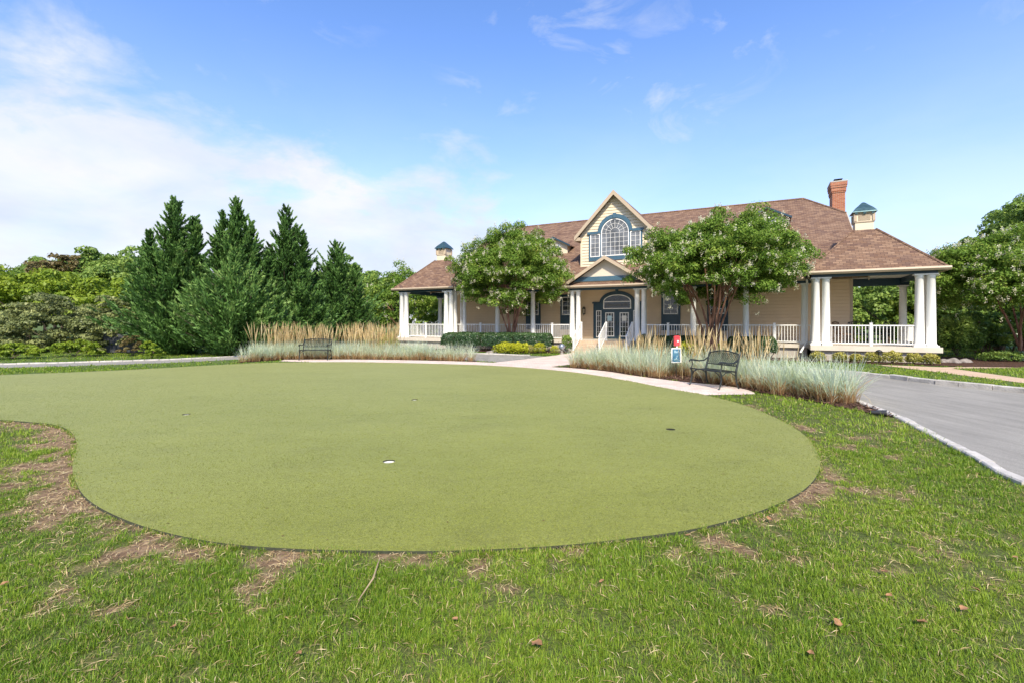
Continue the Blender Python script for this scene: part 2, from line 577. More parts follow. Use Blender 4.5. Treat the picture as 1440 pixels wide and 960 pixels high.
def leaf_arrays(pos, dirs, nrm, ln, wd):
    dirs = unit(dirs)
    side = unit(np.cross(dirs, nrm))
    up = np.cross(side, dirs)
    ln = np.broadcast_to(np.asarray(ln, float), (len(pos),))[:, None]
    wd = np.broadcast_to(np.asarray(wd, float), (len(pos),))[:, None]
    a = pos - dirs * ln * 0.5
    c = pos + dirs * ln * 0.5 - up * ln * 0.12
    mid = pos + up * ln * 0.06
    b = mid + side * wd * 0.5
    d = mid - side * wd * 0.5
    vs = np.stack([a, b, c, d], 1).reshape(-1, 3)
    qs = np.arange(len(pos) * 4).reshape(-1, 4)
    return vs, qs


def leaves(name, pos, dirs, nrm, ln, wd, tint, mat, parent=None):
    vs, qs = leaf_arrays(pos, dirs, nrm, ln, wd)
    return np_quads(name, vs, qs, mat, tint, parent)


def blades(name, base, az, lean, curve, length, width, segs, tint, mat, parent=None, prof=None, twist=0.5):
    """curved grass blades; lean / curve = angle from vertical at the root / added to the tip"""
    n = len(base)
    p = base.astype(float).copy()
    ca, sa = np.cos(az), np.sin(az)
    tw = az + rng.uniform(-twist, twist, n)
    wv = np.stack([-np.sin(tw), np.cos(tw), np.zeros(n)], 1)
    vs = np.empty((n, segs + 1, 2, 3))
    for s in range(segs + 1):
        t = s / segs
        w = (prof(t) if prof else (1 - t ** 2 * 0.97)) * width * 0.5
        vs[:, s, 0] = p - wv * w[:, None]
        vs[:, s, 1] = p + wv * w[:, None]
        th = lean + curve * (t + 0.5 / segs)
        st = length / segs
        p = p + np.stack([ca * np.sin(th) * st, sa * np.sin(th) * st, np.cos(th) * st], 1)
    vs = vs.reshape(-1, 3)
    b0 = (np.arange(n) * (segs + 1) * 2)[:, None]
    q = []
    for s in range(segs):
        q.append(np.concatenate([b0 + 2 * s, b0 + 2 * s + 1, b0 + 2 * s + 3, b0 + 2 * s + 2], 1))
    quads = np.stack(q, 1).reshape(-1, 4)
    if tint.ndim == 1:
        tq = np.repeat(tint, segs)
    else:
        tq = tint.reshape(-1)
    return np_quads(name, vs, quads, mat, tq, parent)


def vnoise(x, y, seed=0):
    xi, yi = np.floor(x).astype(np.int64), np.floor(y).astype(np.int64)
    xf, yf = x - xi, y - yi

    def h(a, b):
        k = (a * 374761393 + b * 668265263 + seed * 1442695041) & 0x7fffffff
        k = ((k ^ (k >> 13)) * 1274126177) & 0x7fffffff
        return ((k ^ (k >> 16)) & 0xffff) / 65535.0
    u, v = xf * xf * (3 - 2 * xf), yf * yf * (3 - 2 * yf)
    return (h(xi, yi) * (1 - u) + h(xi + 1, yi) * u) * (1 - v) + (h(xi, yi + 1) * (1 - u) + h(xi + 1, yi + 1) * u) * v


def fbm(x, y, seed=0, o=4):
    s, a, t = 0, 1, 0
    for i in range(o):
        s = s + a * vnoise(x * 2 ** i, y * 2 ** i, seed + i)
        t += a
        a *= 0.5
    return s / t


def inside(px, py, poly):
    r = np.zeros(len(px), bool)
    n = len(poly)
    for i in range(n):
        x0, y0 = poly[i]
        x1, y1 = poly[(i + 1) % n]
        if y0 == y1:
            continue
        c = ((y0 > py) != (y1 > py)) & (px < (x1 - x0) * (py - y0) / (y1 - y0) + x0)
        r ^= c
    return r


def dist_poly(px, py, poly):
    d = np.full(len(px), 1e9)
    n = len(poly)
    for i in range(n):
        x0, y0 = poly[i]
        x1, y1 = poly[(i + 1) % n]
        dx, dy = x1 - x0, y1 - y0
        t = np.clip(((px - x0) * dx + (py - y0) * dy) / max(dx * dx + dy * dy, 1e-9), 0, 1)
        d = np.minimum(d, np.hypot(px - x0 - t * dx, py - y0 - t * dy))
    return d


def catmull(pts, k=6, closed=True):
    out = []
    n = len(pts)
    rngi = range(n) if closed else range(n - 1)
    for i in rngi:
        if closed:
            p0, p1, p2, p3 = pts[i - 1], pts[i], pts[(i + 1) % n], pts[(i + 2) % n]
        else:
            p0, p1, p2, p3 = pts[max(i - 1, 0)], pts[i], pts[i + 1], pts[min(i + 2, n - 1)]
        for j in range(k):
            t = j / k
            out.append(tuple(0.5 * (2 * p1[a] + (p2[a] - p0[a]) * t + (2 * p0[a] - 5 * p1[a] + 4 * p2[a] - p3[a]) * t * t + (3 * p1[a] - p0[a] - 3 * p2[a] + p3[a]) * t ** 3) for a in range(2)))
    if not closed:
        out.append(tuple(pts[-1]))
    return out


def sheet(name, poly, z, mat, thick=0.0, edge_mat=None, kind='structure', holes=()):
    """flat polygon sheet, optional rim going down"""
    vs = [Vector(p) for p in poly]
    n0 = len(vs)
    edges = [(i, (i + 1) % n0) for i in range(n0)]
    for h in holes:
        k = len(vs)
        vs += [Vector(p) for p in h]
        edges += [(k + i, k + (i + 1) % len(h)) for i in range(len(h))]
    ov, oe, of, _, _, _ = delaunay_2d_cdt(vs, edges, [], 0 if holes else 1, 1e-5)
    m = MB()
    fs = []
    for f in of:
        if holes:
            c = sum((ov[i] for i in f), Vector((0, 0))) / len(f)
            if not inside(np.array([c.x]), np.array([c.y]), poly)[0]:
                continue
            if any(inside(np.array([c.x]), np.array([c.y]), h)[0] for h in holes):
                continue
        a = sum(ov[f[i]].x * ov[f[(i + 1) % len(f)]].y - ov[f[(i + 1) % len(f)]].x * ov[f[i]].y for i in range(len(f)))
        fs.append(tuple(f) if a > 0 else tuple(reversed(f)))
    m.add([(p.x, p.y, z) for p in ov], fs)
    o = m.build(name, mat)
    if thick:
        e = MB()
        a = sum(poly[i][0] * poly[(i + 1) % n0][1] - poly[(i + 1) % n0][0] * poly[i][1] for i in range(n0))
        pl = poly if a > 0 else poly[::-1]
        vv = [(x, y, z) for x, y in pl] + [(x, y, z - thick) for x, y in pl]
        e.add(vv, [(i, n0 + i, n0 + (i + 1) % n0, (i + 1) % n0) for i in range(n0)])
        e.build('turf_rim', edge_mat or mat, o)
    if kind:
        o['kind'] = kind
    return o


# ------------------------------------------------------------------ ground plan
green_px = [(-260, 560), (-120, 583), (0, 590), (45, 593), (82, 598), (101, 608), (108, 624), (104, 642), (102, 658), (107, 678), (122, 700), (158, 722), (215, 743), (300, 761), (400, 770), (500, 773), (600, 774), (700, 771), (800, 765), (900, 754), (980, 742), (1050, 724), (1100, 705), (1135, 684), (1152, 660), (1150, 638), (1131, 611), (1093, 588), (1043, 568), (988, 554), (945, 547), (900, 538), (850, 529), (800, 522), (740, 516.5), (680, 513), (600, 510.5), (500, 508.5), (400, 509), (320, 512), (200, 518.5), (100, 523), (0, 527), (-200, 538)]
TZ = 0.03
green = catmull([G(x, y, H - TZ) for x, y in green_px], 5)

drive_c = catmull([(9.75, -6), (9.6, 1), (9.3, 6), (9.0, 9.5), (8.55, 12.4), (7.3, 15.6), (4.6, 18.9), (0.9, 20.95), (-3.2, 23.2), (-6.8, 24.7), (-9.6, 24.4), (-11.9, 22.3), (-14.2, 19.9), (-18, 17.9), (-23, 16.0), (-33, 12.4)], 8, False)
DW = 1.95


def offset(line, d):
    out = []
    for i, p in enumerate(line):
        a, b = line[max(i - 1, 0)], line[min(i + 1, len(line) - 1)]
        tx, ty = b[0] - a[0], b[1] - a[1]
        l = math.hypot(tx, ty)
        out.append((p[0] + ty / l * d, p[1] - tx / l * d))
    return out


# near kerb measured in the photo for the right-hand stretch
near_px = [(1440, 681), (1400, 660), (1350, 632), (1300, 606), (1265, 588), (1230, 575), (1205, 564)]
drv_half = [2.3 if p[1] < 6 else DW for p in drive_c]
def offset_v(line, f):
    return [offset(line, f(p))[i] for i, p in enumerate(line)]


def hwid(p):
    return DW - 1.05 * min(max((-8.5 - p[0]) / 4.0, 0), 1)


drive_near = offset_v(drive_c, lambda p: -hwid(p))
drive_far = offset_v(drive_c, hwid)
# the orientation: travelling away from the camera, +d is to the right (outside of the bend)
nk = [(5.0, -6), (5.0, 1.0), (5.02, 3.2)] + [G(*p) for p in near_px]
nk_tail = [p for p in drive_near if p[1] > 10.6 or p[0] < 5]
drive_near = catmull(nk, 4, False) + nk_tail
fk_px = [(1440, 552), (1370, 545), (1300, 538), (1250, 531.5), (1200, 526.5)]
fk = [(14.5, -6), (13.9, 2), (12.9, 7.5)] + [G(*p) for p in fk_px]
fk_tail = [p for p in drive_far if (p[1] > 16.6 and p[0] < 9.4) or p[0] < 5]
drive_far = catmull(fk, 4, False) + fk_tail
drive_poly = drive_near + drive_far[::-1]

path_inner = [p for p in green if p[1] > 11.3 and p[0] < 4.8 and p[0] > -9.6]
path_out_px = [(1060, 552), (1045, 547), (1010, 541.5), (960, 537), (900, 529.5), (850, 522), (800, 517.3), (775, 516), (690, 509.8), (600, 507), (500, 505.5), (400, 505.8)]
path_out = catmull([G(*p) for p in path_out_px], 4, False)
path_poly = [G(985, 556), G(1062, 554.5)] + path_out + [G(392, 508), G(500, 510.5), G(600, 512.5), G(680, 515), G(740, 519), G(800, 525), G(850, 532), G(900, 541), G(945, 550)]
walk_poly = [G(690, 510.2), (0.6, 21.0), G(785, 499), L(-1.5, -0.25), L(1.55, -0.25), (4.2, 21.6), (2.6, 18.8), G(775, 515.7)]
side_poly = [G(1228, 512.5), G(1325, 516.2), G(1440, 514.6), G(1560, 514), G(1560, 516), G(1440, 517), G(1338, 518), G(1440, 532), G(1560, 548), G(1560, 557), G(1440, 538.5), G(1270, 517)]
bedL_poly = [G(318, 511)] + [G(x, y) for x, y in ((400, 505.6), (500, 505.2), (600, 506.7), (672, 508.8))] + [p for p in drive_near if -11.0 < p[0] < -1.2 and p[1] > 19.6]
bedR_front = [(780, 516), (800, 516.9), (850, 521.7), (900, 529.2), (960, 536.7), (1010, 541.2), (1045, 546.5), (1062, 551), (1110, 559), (1150, 566), (1190, 575), (1232, 583), (1263, 588)]
bedR_poly = [G(x, y) for x, y in bedR_front] + [p for p in drive_near if p[1] > 8.2 and p[0] > 2.7]
# foundation planting beds (mulch) round the clubhouse
bedF_poly = [L(8.9, -0.9), L(11.5, -1.15), L(13.9, -1.05), L(15.2, -0.6), L(17.5, -0.9), L(21, 0.5), L(22, 5), L(14, 5), L(13.4, 0.1), L(9.2, 0.1), L(9.1, 1.0), L(1.8, 1.0), L(1.8, -0.5), L(5, -0.9)]
bedP_poly = [L(-1.8, -0.6), L(-1.8, 1.0), L(-9.1, 1.0), L(-9.2, 0.0), L(-13.6, 0.0), L(-14, -1.4), L(-8, -1.6), L(-5, -1.5)]

def bare_at(x, y):
    de = dist_poly(x, y, green)
    n = fbm(x * 1.3, y * 1.3, 3, 5)
    n2 = fbm(x * 4.5, y * 4.5, 11, 3)
    near = np.exp(-(de / 0.30) ** 2)
    left = np.clip((-1.2 - x) / 2.4, 0, 1) * np.exp(-(de / 0.50) ** 2)
    right = np.exp(-((x - 2.75) / 0.9) ** 2 - ((y - 5.0) / 1.5) ** 2) * 0.32
    fr = np.exp(-((y - 3.1) / 0.8) ** 2) * 0.16
    n3 = fbm(x * 11, y * 11, 17, 2)
    b = (n - 0.47) * 1.3 + (n2 - 0.5) * 1.5 + (n3 - 0.5) * 0.9 + near * 0.34 + left * 0.62 + right * 0.7 + fr * 0.5 - 0.335
    return np.clip(b * 2.0, 0, 1)


# near lawn: a fine grid that carries the worn patches
xs = np.arange(-9.5, 9.5, 0.07)
ys = np.arange(1.0, 13.0, 0.07)
gx, gy = np.meshgrid(xs, ys)
fx, fy = gx.ravel(), gy.ravel()
vz = 0.006 + 0.012 * (fbm(fx * 1.5, fy * 1.5, 21, 3) - 0.5)
keepv = ~(inside(fx, fy, green) & (dist_poly(fx, fy, green) > 0.12)) & ~inside(fx, fy, drive_poly) & ~inside(fx, fy, bedR_poly)
nx, ny = len(xs), len(ys)
idx = np.arange(nx * ny).reshape(ny, nx)
quads = np.stack([idx[:-1, :-1], idx[:-1, 1:], idx[1:, 1:], idx[1:, :-1]], -1).reshape(-1, 4)
quads = quads[keepv[quads].all(1)]
lawn = np_quads('lawn', np.stack([fx, fy, vz], 1), quads, M['soil'], smooth=True)
at = lawn.data.attributes.new('bare', 'FLOAT', 'POINT')
at.data.foreach_set('value', bare_at(fx, fy).astype(np.float32))
tag(lawn, 'near lawn with worn earth along the putting green edge', 'lawn', kind='structure')

# putting green with cup holes cut through
cups = [(547, 648, 1), (262, 582, 1), (583, 561.5, 1), (943, 603, 0)]
CR = 0.068
holes = []
for x, y, w in cups:
    c = G(x, y, H - TZ)
    holes.append([(c[0] + CR * math.cos(2 * PI * k / 20), c[1] + CR * math.sin(2 * PI * k / 20)) for k in range(20)])
tag(sheet('ground', [(-400, -60), (400, -60), (400, 500), (-400, 500)], 0, M['ground'], holes=holes), 'wide flat grassy ground under everything', 'ground', kind='structure')
pg = sheet('putting_green', green, TZ, M['turf'], 0.045, M['turf_edge'], None, holes)
tag(pg, 'kidney shaped artificial turf putting green in front of the clubhouse', 'putting green', kind='structure')
cup_labels = ['white golf cup nearest the camera in the putting green', 'white golf cup far left on the putting green', 'white golf cup near the path at the back of the putting green', 'dark golf cup on the right side of the putting green']
for (x, y, w), lab in zip(cups, cup_labels):
    c = G(x, y, H - TZ)
    t = thing('golf_cup', lab, 'golf cup', (c[0], c[1], 0), group='cups sunk in the putting green')
    n = 20

    def ringwall(z0, z1):
        q = MB()
        v_ = [(CR * math.cos(2 * PI * k / n), CR * math.sin(2 * PI * k / n), z_) for z_ in (z0, z1) for k in range(n)]
        return q.add(v_, [(k, n + k, n + (k + 1) % n, (k + 1) % n) for k in range(n)])
    ringwall(TZ, TZ - 0.016).build('cup_rim', M['turf_edge'], t)
    ringwall(TZ - 0.016, -0.09).build('cup_liner', M['cup'] if w else M['dark'], t)
    m = MB()
    m.add([(CR * math.cos(2 * PI * k / n), CR * math.sin(2 * PI * k / n), -0.09) for k in range(n)], [tuple(range(n))])
    m.build('cup_floor', M['dark'], t)  # near-black floor: shade at the bottom of the cup put into its colour

tag(sheet('driveway', drive_poly, 0.004, M['asphalt']), 'grey asphalt driveway looping in front of the clubhouse', 'driveway', kind='structure')
tag(sheet('path', path_poly, 0.016, M['paver']), 'pale brick paver path curving along the back of the putting green', 'path', kind='structure')
tag(sheet('walkway', walk_poly, 0.012, M['paver']), 'pale paver walkway crossing the driveway to the clubhouse steps', 'walkway', kind='structure')
tag(sheet('sidewalk', side_poly, 0.010, M['concrete_pink']), 'pinkish concrete sidewalk forking beside the right verge', 'sidewalk', kind='structure')
tag(sheet('mulch_bed', bedR_poly, 0.02, M['mulch']), 'dark mulch bed under the ornamental grass right of the path', 'mulch bed', kind='structure')
tag(sheet('mulch_bed', bedL_poly, 0.02, M['mulch']), 'dark mulch bed under the ornamental grass behind the left bench', 'mulch bed', kind='structure')
tag(sheet('mulch_bed', bedF_poly, 0.02, M['mulch']), 'dark mulch bed along the right half of the clubhouse porch', 'mulch bed', kind='structure')
tag(sheet('mulch_bed', bedP_poly, 0.02, M['mulch']), 'dark mulch bed along the left half of the clubhouse porch', 'mulch bed', kind='structure')


def kerb(name, line, label, w=0.16, h=0.10, step=0.42):
    m = MB()
    # resample and lay separate stones
    pts = [Vector((p[0], p[1], 0)) for p in line]
    acc = [0]
    for i in range(1, len(pts)):
        acc.append(acc[-1] + (pts[i] - pts[i - 1]).length)

    def at_(s):
        for i in range(1, len(pts)):
            if s <= acc[i]:
                return pts[i - 1].lerp(pts[i], (s - acc[i - 1]) / max(acc[i] - acc[i - 1], 1e-6))
        return pts[-1]
    s = 0
    while s < acc[-1] - step:
        l = step * random.uniform(0.75, 1.2)
        a, b = at_(s + 0.008), at_(min(s + l - 0.008, acc[-1]))
        t = (b - a)
        if t.length > 0.05:
            t.normalize()
            nr = Vector((t.y, -t.x, 0))
            jit = random.uniform(-0.012, 0.012)
            hh = h * random.uniform(0.85, 1.12)
            ww = w * random.uniform(0.88, 1.1) * 0.5
            bv = 0.014
            q = []
            for (off, z) in ((-ww, -0.02), (-ww, hh - bv), (-ww + bv, hh), (ww - bv, hh), (ww, hh - bv), (ww, -0.02)):
                q.append((off + jit, z))
            vs = [a + nr * o_ + Vector((0, 0, z)) for o_, z in q] + [b + nr * o_ + Vector((0, 0, z)) for o_, z in q]
            m.add(vs, [(i, i + 1, i + 7, i + 6) for i in range(5)] + [(5, 4, 3, 2, 1, 0), (6, 7, 8, 9, 10, 11)])
        s += l
    return tag(m.build(name, M['kerb']), label, 'kerb', kind='structure')


def clipline(line, f):
    return [p for p in line if f(p)]


kerb('kerb', clipline(drive_near, lambda p: p[0] > 2.6), 'pale stone kerb between the lawn and the driveway, nearest the camera', h=0.045, w=0.13)
kerb('kerb', clipline(drive_near, lambda p: -1.6 > p[0] > -11.2), 'pale stone kerb behind the left ornamental grass', h=0.02, w=0.12)
kerb('kerb', clipline(drive_far, lambda p: p[0] > 5.2), 'grey stone kerb on the far side of the driveway below the right verge', h=0.12, step=0.62)
kerb('kerb', clipline(drive_far, lambda p: 0.9 > p[0] > -30), 'pale stone kerb on the clubhouse side of the driveway left of the walkway', h=0.05, w=0.12)

# ------------------------------------------------------------------ lawn blades
excl = [green, drive_poly, path_poly, walk_poly, side_poly, bedR_poly, bedL_poly, bedF_poly, bedP_poly]
excl_n = [np.array(p) for p in excl]


def scatter(n, x0, x1, y0, y1, power=1.0, shrink=1.06):
    """points in a view wedge, density falling with distance"""
    u = rng.random(n)
    # density in depth ~ y^(1-power) over a wedge
    if abs(2 - power) < 1e-6:
        y = y0 * (y1 / y0) ** u
    else:
        e = 2 - power
        y = (y0 ** e + u * (y1 ** e - y0 ** e)) ** (1 / e)
    x = rng.uniform(-1, 1, n) * y * shrink * 1.1
    k = (x > x0) & (x < x1)
    x, y = x[k], y[k]
    k = np.ones(len(x), bool)
    for p in excl:
        k &= ~inside(x, y, p)
    return x[k], y[k]


def lawn_blades(name, label, tufts, per, y0, y1, power, lmin, lmax, wk, x0=-60, x1=60, flat=0.0, tintb=0.0):
    tx, ty = scatter(tufts, x0, x1, y0, y1, power)
    b = bare_at(tx, ty) if y0 < 13 else np.zeros(len(tx))
    k = rng.random(len(tx)) > b * 0.88
    k &= ~((fbm(tx * 8, ty * 8, 61, 2) < 0.40) & (rng.random(len(tx)) < 0.75))
    tx, ty, b = tx[k], ty[k], b[k]
    lush = fbm(tx * 1.1, ty * 1.1, 31, 4)
    n = len(tx) * per
    sp = (0.010 + 0.006 * rng.random(n)) * (1 + 0.12 * np.repeat(ty, per))
    a0 = rng.uniform(0, 2 * PI, n)
    bx = np.repeat(tx, per) + np.cos(a0) * sp
    by = np.repeat(ty, per) + np.sin(a0) * sp
    ll = np.repeat(0.55 + 0.9 * lush, per) * rng.uniform(lmin, lmax, n) * np.exp(rng.normal(0, 0.22, n)) * (1 - 0.45 * np.repeat(b, per))
    dist = np.repeat(ty, per)
    wd = (0.0016 + wk * dist) * rng.uniform(0.7, 1.35, n)
    lean = np.abs(rng.normal(0.50, 0.42, n)) + flat
    cur = rng.normal(0.55, 0.6, n)
    az = a0 + rng.normal(0, 0.7, n)
    tint = np.repeat(0.20 + 0.85 * (fbm(tx * 0.7, ty * 0.7, 41, 4) - 0.3), per) + rng.normal(0.08, 0.24, n) + tintb
    tint = np.clip(tint, 0.02, 0.74)
    dead = rng.random(n) < (0.13 + 0.35 * np.repeat(b, per) + 0.10 * (np.repeat(lush, per) < 0.42))
    tint[dead] = rng.uniform(0.78, 1.0, dead.sum())
    lean[dead] += rng.uniform(0.3, 1.1, dead.sum())
    inside_green = inside(bx, by, green)
    keep = ~inside_green | (dist_poly(bx, by, green) < 0.025)
    base = np.stack([bx, by, np.full(n, 0.002)], 1)[keep]
    o = blades(name, base, az[keep], lean[keep], cur[keep], ll[keep], wd[keep], 2, tint[keep], M['leaf_grass'])
    return tag(o, label, 'grass', kind='stuff')


lawn_blades('lawn_grass', 'bright green lawn grass with straw blades across the foreground', 125000, 7, 1.75, 6.2, 1.35, 0.020, 0.052, 0.00060, tintb=0.07)
lawn_blades('lawn_grass', 'sunlit lawn grass between the putting green, path and driveway', 44000, 6, 6.2, 17.0, 1.3, 0.04, 0.075, 0.0008, tintb=0.16)
lawn_blades('lawn_grass', 'distant verge grass beyond the driveway and putting green', 26000, 4, 15.0, 30.0, 0.6, 0.05, 0.09, 0.0009, tintb=0.02)

# fringe: grass leaning over the cut edge of the green
ge = np.array(catmull([G(x, y, H - TZ) for x, y in green_px], 40))
ge = ge[(ge[:, 1] < 14) & (np.abs(ge[:, 0]) < 9)]
ge = ge[rng.integers(0, len(ge), 6500)] + rng.normal(0, 0.022, (6500, 2))
ge = ge[fbm(ge[:, 0] * 3.1, ge[:, 1] * 3.1, 77, 3) > 0.47]
ge = np.repeat(ge, 4, 0) + rng.normal(0, 0.010, (len(ge) * 4, 2))
n = len(ge)
tag(blades('edge_grass', np.column_stack([ge, np.full(n, 0.004)]), rng.uniform(0, 2 * PI, n), np.abs(rng.normal(0.4, 0.35, n)), rng.normal(0.6, 0.5, n), rng.uniform(0.022, 0.055, n), (0.0022 + 0.0005 * ge[:, 1]) * rng.uniform(0.7, 1.3, n), 2, np.where(rng.random(n) < 0.25, rng.uniform(0.78, 1, n), rng.uniform(0.1, 0.74, n)), M['leaf_grass']), 'uneven grass fringe growing over the edge of the putting green', 'grass', kind='stuff')
# the turf's own short fibres, where the camera can see them
n = 250000
u = rng.random(n)
by = (3.2 ** 0.6 + u * (15.5 ** 0.6 - 3.2 ** 0.6)) ** (1 / 0.6)
bx = rng.uniform(-1.1, 0.75, n) * by
k = inside(bx, by, green) & (rng.random(n) > np.clip((by - 5.5) / 10.0, 0, 1))
for h_ in holes:
    hc = np.mean(h_, 0)
    k &= np.hypot(bx - hc[0], by - hc[1]) > CR + 0.012
bx, by = bx[k], by[k]
n = len(bx)
tf = blades('turf_fibres', np.column_stack([bx, by, np.full(n, TZ - 0.001)]), rng.uniform(0, 2 * PI, n), np.abs(rng.normal(0.5, 0.4, n)), rng.normal(0.3, 0.4, n), rng.uniform(0.006, 0.013, n), (0.0016 + 0.0007 * by) * rng.uniform(0.7, 1.3, n), 1,
            np.clip(0.5 + 0.9 * (fbm(bx * 2, by * 2, 91, 3) - 0.5) + rng.normal(0, 0.2, n), 0, 1), mat_leaf('turf_fibre', [(0.0, (0.10, 0.125, 0.014)), (0.5, (0.19, 0.215, 0.030)), (1.0, (0.34, 0.36, 0.09))], 0.25, 0.6), twist=1.5)
tag(tf, 'short artificial fibres of the putting green surface', 'turf', kind='stuff')
# small dry bits blown onto the green
n = 700
bx, by = rng.uniform(-9, 4.5, n), 3.3 + 12 * rng.random(n) ** 1.4
k = inside(bx, by, green)
bx, by = bx[k], by[k]
n = len(bx)
az = rng.uniform(0, 2 * PI, n)
tag(leaves('turf_debris', np.stack([bx, by, np.full(n, TZ + 0.004)], 1), np.stack([np.cos(az), np.sin(az), rng.normal(0, 0.15, n)], 1), np.stack([rng.normal(0, 0.3, n), rng.normal(0, 0.3, n), np.ones(n)], 1), rng.uniform(0.008, 0.035, n), rng.uniform(0.003, 0.009, n), rng.random(n), M['chip']), 'tiny dry bits scattered over the putting green', 'debris', kind='stuff')

# thatch: straw lying flat on the worn earth
tx, ty = scatter(60000, -10, 8, 2.0, 9.5, 1.3)
b = bare_at(tx, ty)
k = rng.random(len(tx)) < (b * 0.9 + 0.14)
tx, ty = tx[k], ty[k]
n = len(tx)
az = rng.uniform(0, 2 * PI, n)
pos = np.stack([tx, ty, 0.014 + 0.012 * rng.random(n)], 1)
tag(leaves('dead_thatch', pos, np.stack([np.cos(az), np.sin(az), rng.normal(0, 0.18, n)], 1), np.stack([rng.normal(0, 0.3, n), rng.normal(0, 0.3, n), np.ones(n)], 1),
           rng.uniform(0.03, 0.09, n), (0.0025 + 0.0007 * ty), rng.uniform(0.1, 1.0, n), M['leaf_reed']), 'dry straw thatch scattered on the worn earth beside the putting green', 'thatch', kind='stuff')

# mulch chips
n = 9000
bx = rng.uniform(2, 8, n)
by = rng.uniform(7.5, 15, n)
k = inside(bx, by, bedR_poly)
bx, by = bx[k], by[k]
n = len(bx)
az = rng.uniform(0, 2 * PI, n)
tag(leaves('mulch_chips', np.stack([bx, by, 0.025 + 0.04 * rng.random(n)], 1), np.stack([np.cos(az), np.sin(az), rng.normal(0, 0.35, n)], 1), np.stack([rng.normal(0, 0.5, n), rng.normal(0, 0.5, n), np.ones(n)], 1), rng.uniform(0.04, 0.13, n), rng.uniform(0.012, 0.03, n), rng.random(n), M['chip']), 'loose brown bark chips lying in the right grass bed', 'bark chips', kind='stuff')


# ------------------------------------------------------------------ ornamental grasses
SIGN = G(951, 530)


def clump_grass(name, label, cx, cy, per, lo, hi, mat, wd=(0.007, 0.013)):
    n = len(cx) * per
    r0 = np.abs(rng.normal(0, 0.10, n))
    a = rng.uniform(0, 2 * PI, n)
    bx = np.repeat(cx, per) + r0 * np.cos(a)
    by = np.repeat(cy, per) + r0 * np.sin(a)
    ln = rng.uniform(lo, hi, n) * np.repeat(rng.uniform(0.82, 1.12, len(cx)), per)
    lean = np.abs(rng.normal(0.14, 0.22, n))
    cur = np.abs(rng.normal(0.75, 0.45, n))
    tone = np.repeat(rng.normal(0, 0.10, len(cx)), per)
    fol = np.clip(0.60 + tone + rng.normal(0, 0.17, n), 0.36, 1.0)
    segs = 5
    tint = np.repeat(fol[:, None], segs, 1)
    tint[:, 0] = rng.uniform(0.0, 0.30, n)          # dry brown sheaths at the foot
    tint[:, 1] = np.where(rng.random(n) < 0.55, rng.uniform(0.1, 0.32, n), tint[:, 1])
    dry = rng.random(n) < 0.14
    tint[dry] = rng.uniform(0.15, 0.32, (dry.sum(), 1))
    cur[dry] += 0.7
    ln[dry] *= 0.8
    o = blades(name, np.stack([bx, by, np.full(n, 0.02)], 1), a + rng.normal(0, 0.5, n), lean, cur, ln, rng.uniform(*wd, n), segs, tint, mat, prof=lambda t: 0.8 + 0.35 * t - 1.12 * t ** 3)
    return tag(o, label, 'ornamental grass', kind='stuff')


def fill_poly(poly, spacing, x0, x1, y0, y1, inset=0.0, extra=None):
    gx, gy = np.meshgrid(np.arange(x0, x1, spacing), np.arange(y0, y1, spacing))
    gx = gx.ravel() + rng.uniform(-0.4, 0.4, gx.size) * spacing
    gy = gy.ravel() + rng.uniform(-0.4, 0.4, gy.size) * spacing
    k = inside(gx, gy, poly)
    if inset:
        k &= dist_poly(gx, gy, poly) > inset
    if extra is not None:
        k &= extra(gx, gy)
    return gx[k], gy[k]


cx, cy = fill_poly(bedR_poly, 0.25, 0, 9, 7, 20, 0.16, lambda x, y: (y > 9.35 + 0.45 * (x < 6.3)) & ~((np.abs(x - SIGN[0]) < 0.42) & (y < SIGN[1] + 0.15)))
clump_grass('blue_grass', 'silvery blue green ornamental grass massed right of the walkway behind the right bench', cx, cy, 66, 0.55, 1.0, M['leaf_blue'], (0.009, 0.016))
cx, cy = fill_poly(bedL_poly, 0.25, -12, 0, 17, 24, 0.08, lambda x, y: y < 22.3)
clump_grass('blue_grass', 'silvery blue green ornamental grass massed behind the left bench', cx, cy, 62, 0.50, 0.92, M['leaf_blue'], (0.009, 0.016))


def reeds(name, label, cx, cy, per, lo, hi):
    n = len(cx) * per
    r0 = np.abs(rng.normal(0, 0.12, n))
    a = rng.uniform(0, 2 * PI, n)
    base = np.stack([np.repeat(cx, per) + r0 * np.cos(a), np.repeat(cy, per) + r0 * np.sin(a), np.full(n, 0.02)], 1)
    ln = rng.uniform(lo, hi, n)
    o = blades(name, base, a + rng.normal(0, 0.6, n), np.abs(rng.normal(0.05, 0.06, n)), np.abs(rng.normal(0.18, 0.16, n)), ln, rng.uniform(0.020, 0.034, n), 7, np.clip(rng.normal(0.55, 0.22, n), 0, 1), M['leaf_reed'],
               prof=lambda t: 0.28 + 0.95 * math.exp(-((t - 0.80) / 0.13) ** 2) - 0.22 * t, twist=1.5)
    return tag(o, label, 'reed grass', kind='stuff')


def line_pts(p0, p1, n, jit):
    t = rng.random(n)
    return p0[0] + (p1[0] - p0[0]) * t + rng.normal(0, jit, n), p0[1] + (p1[1] - p0[1]) * t + rng.normal(0, jit, n)


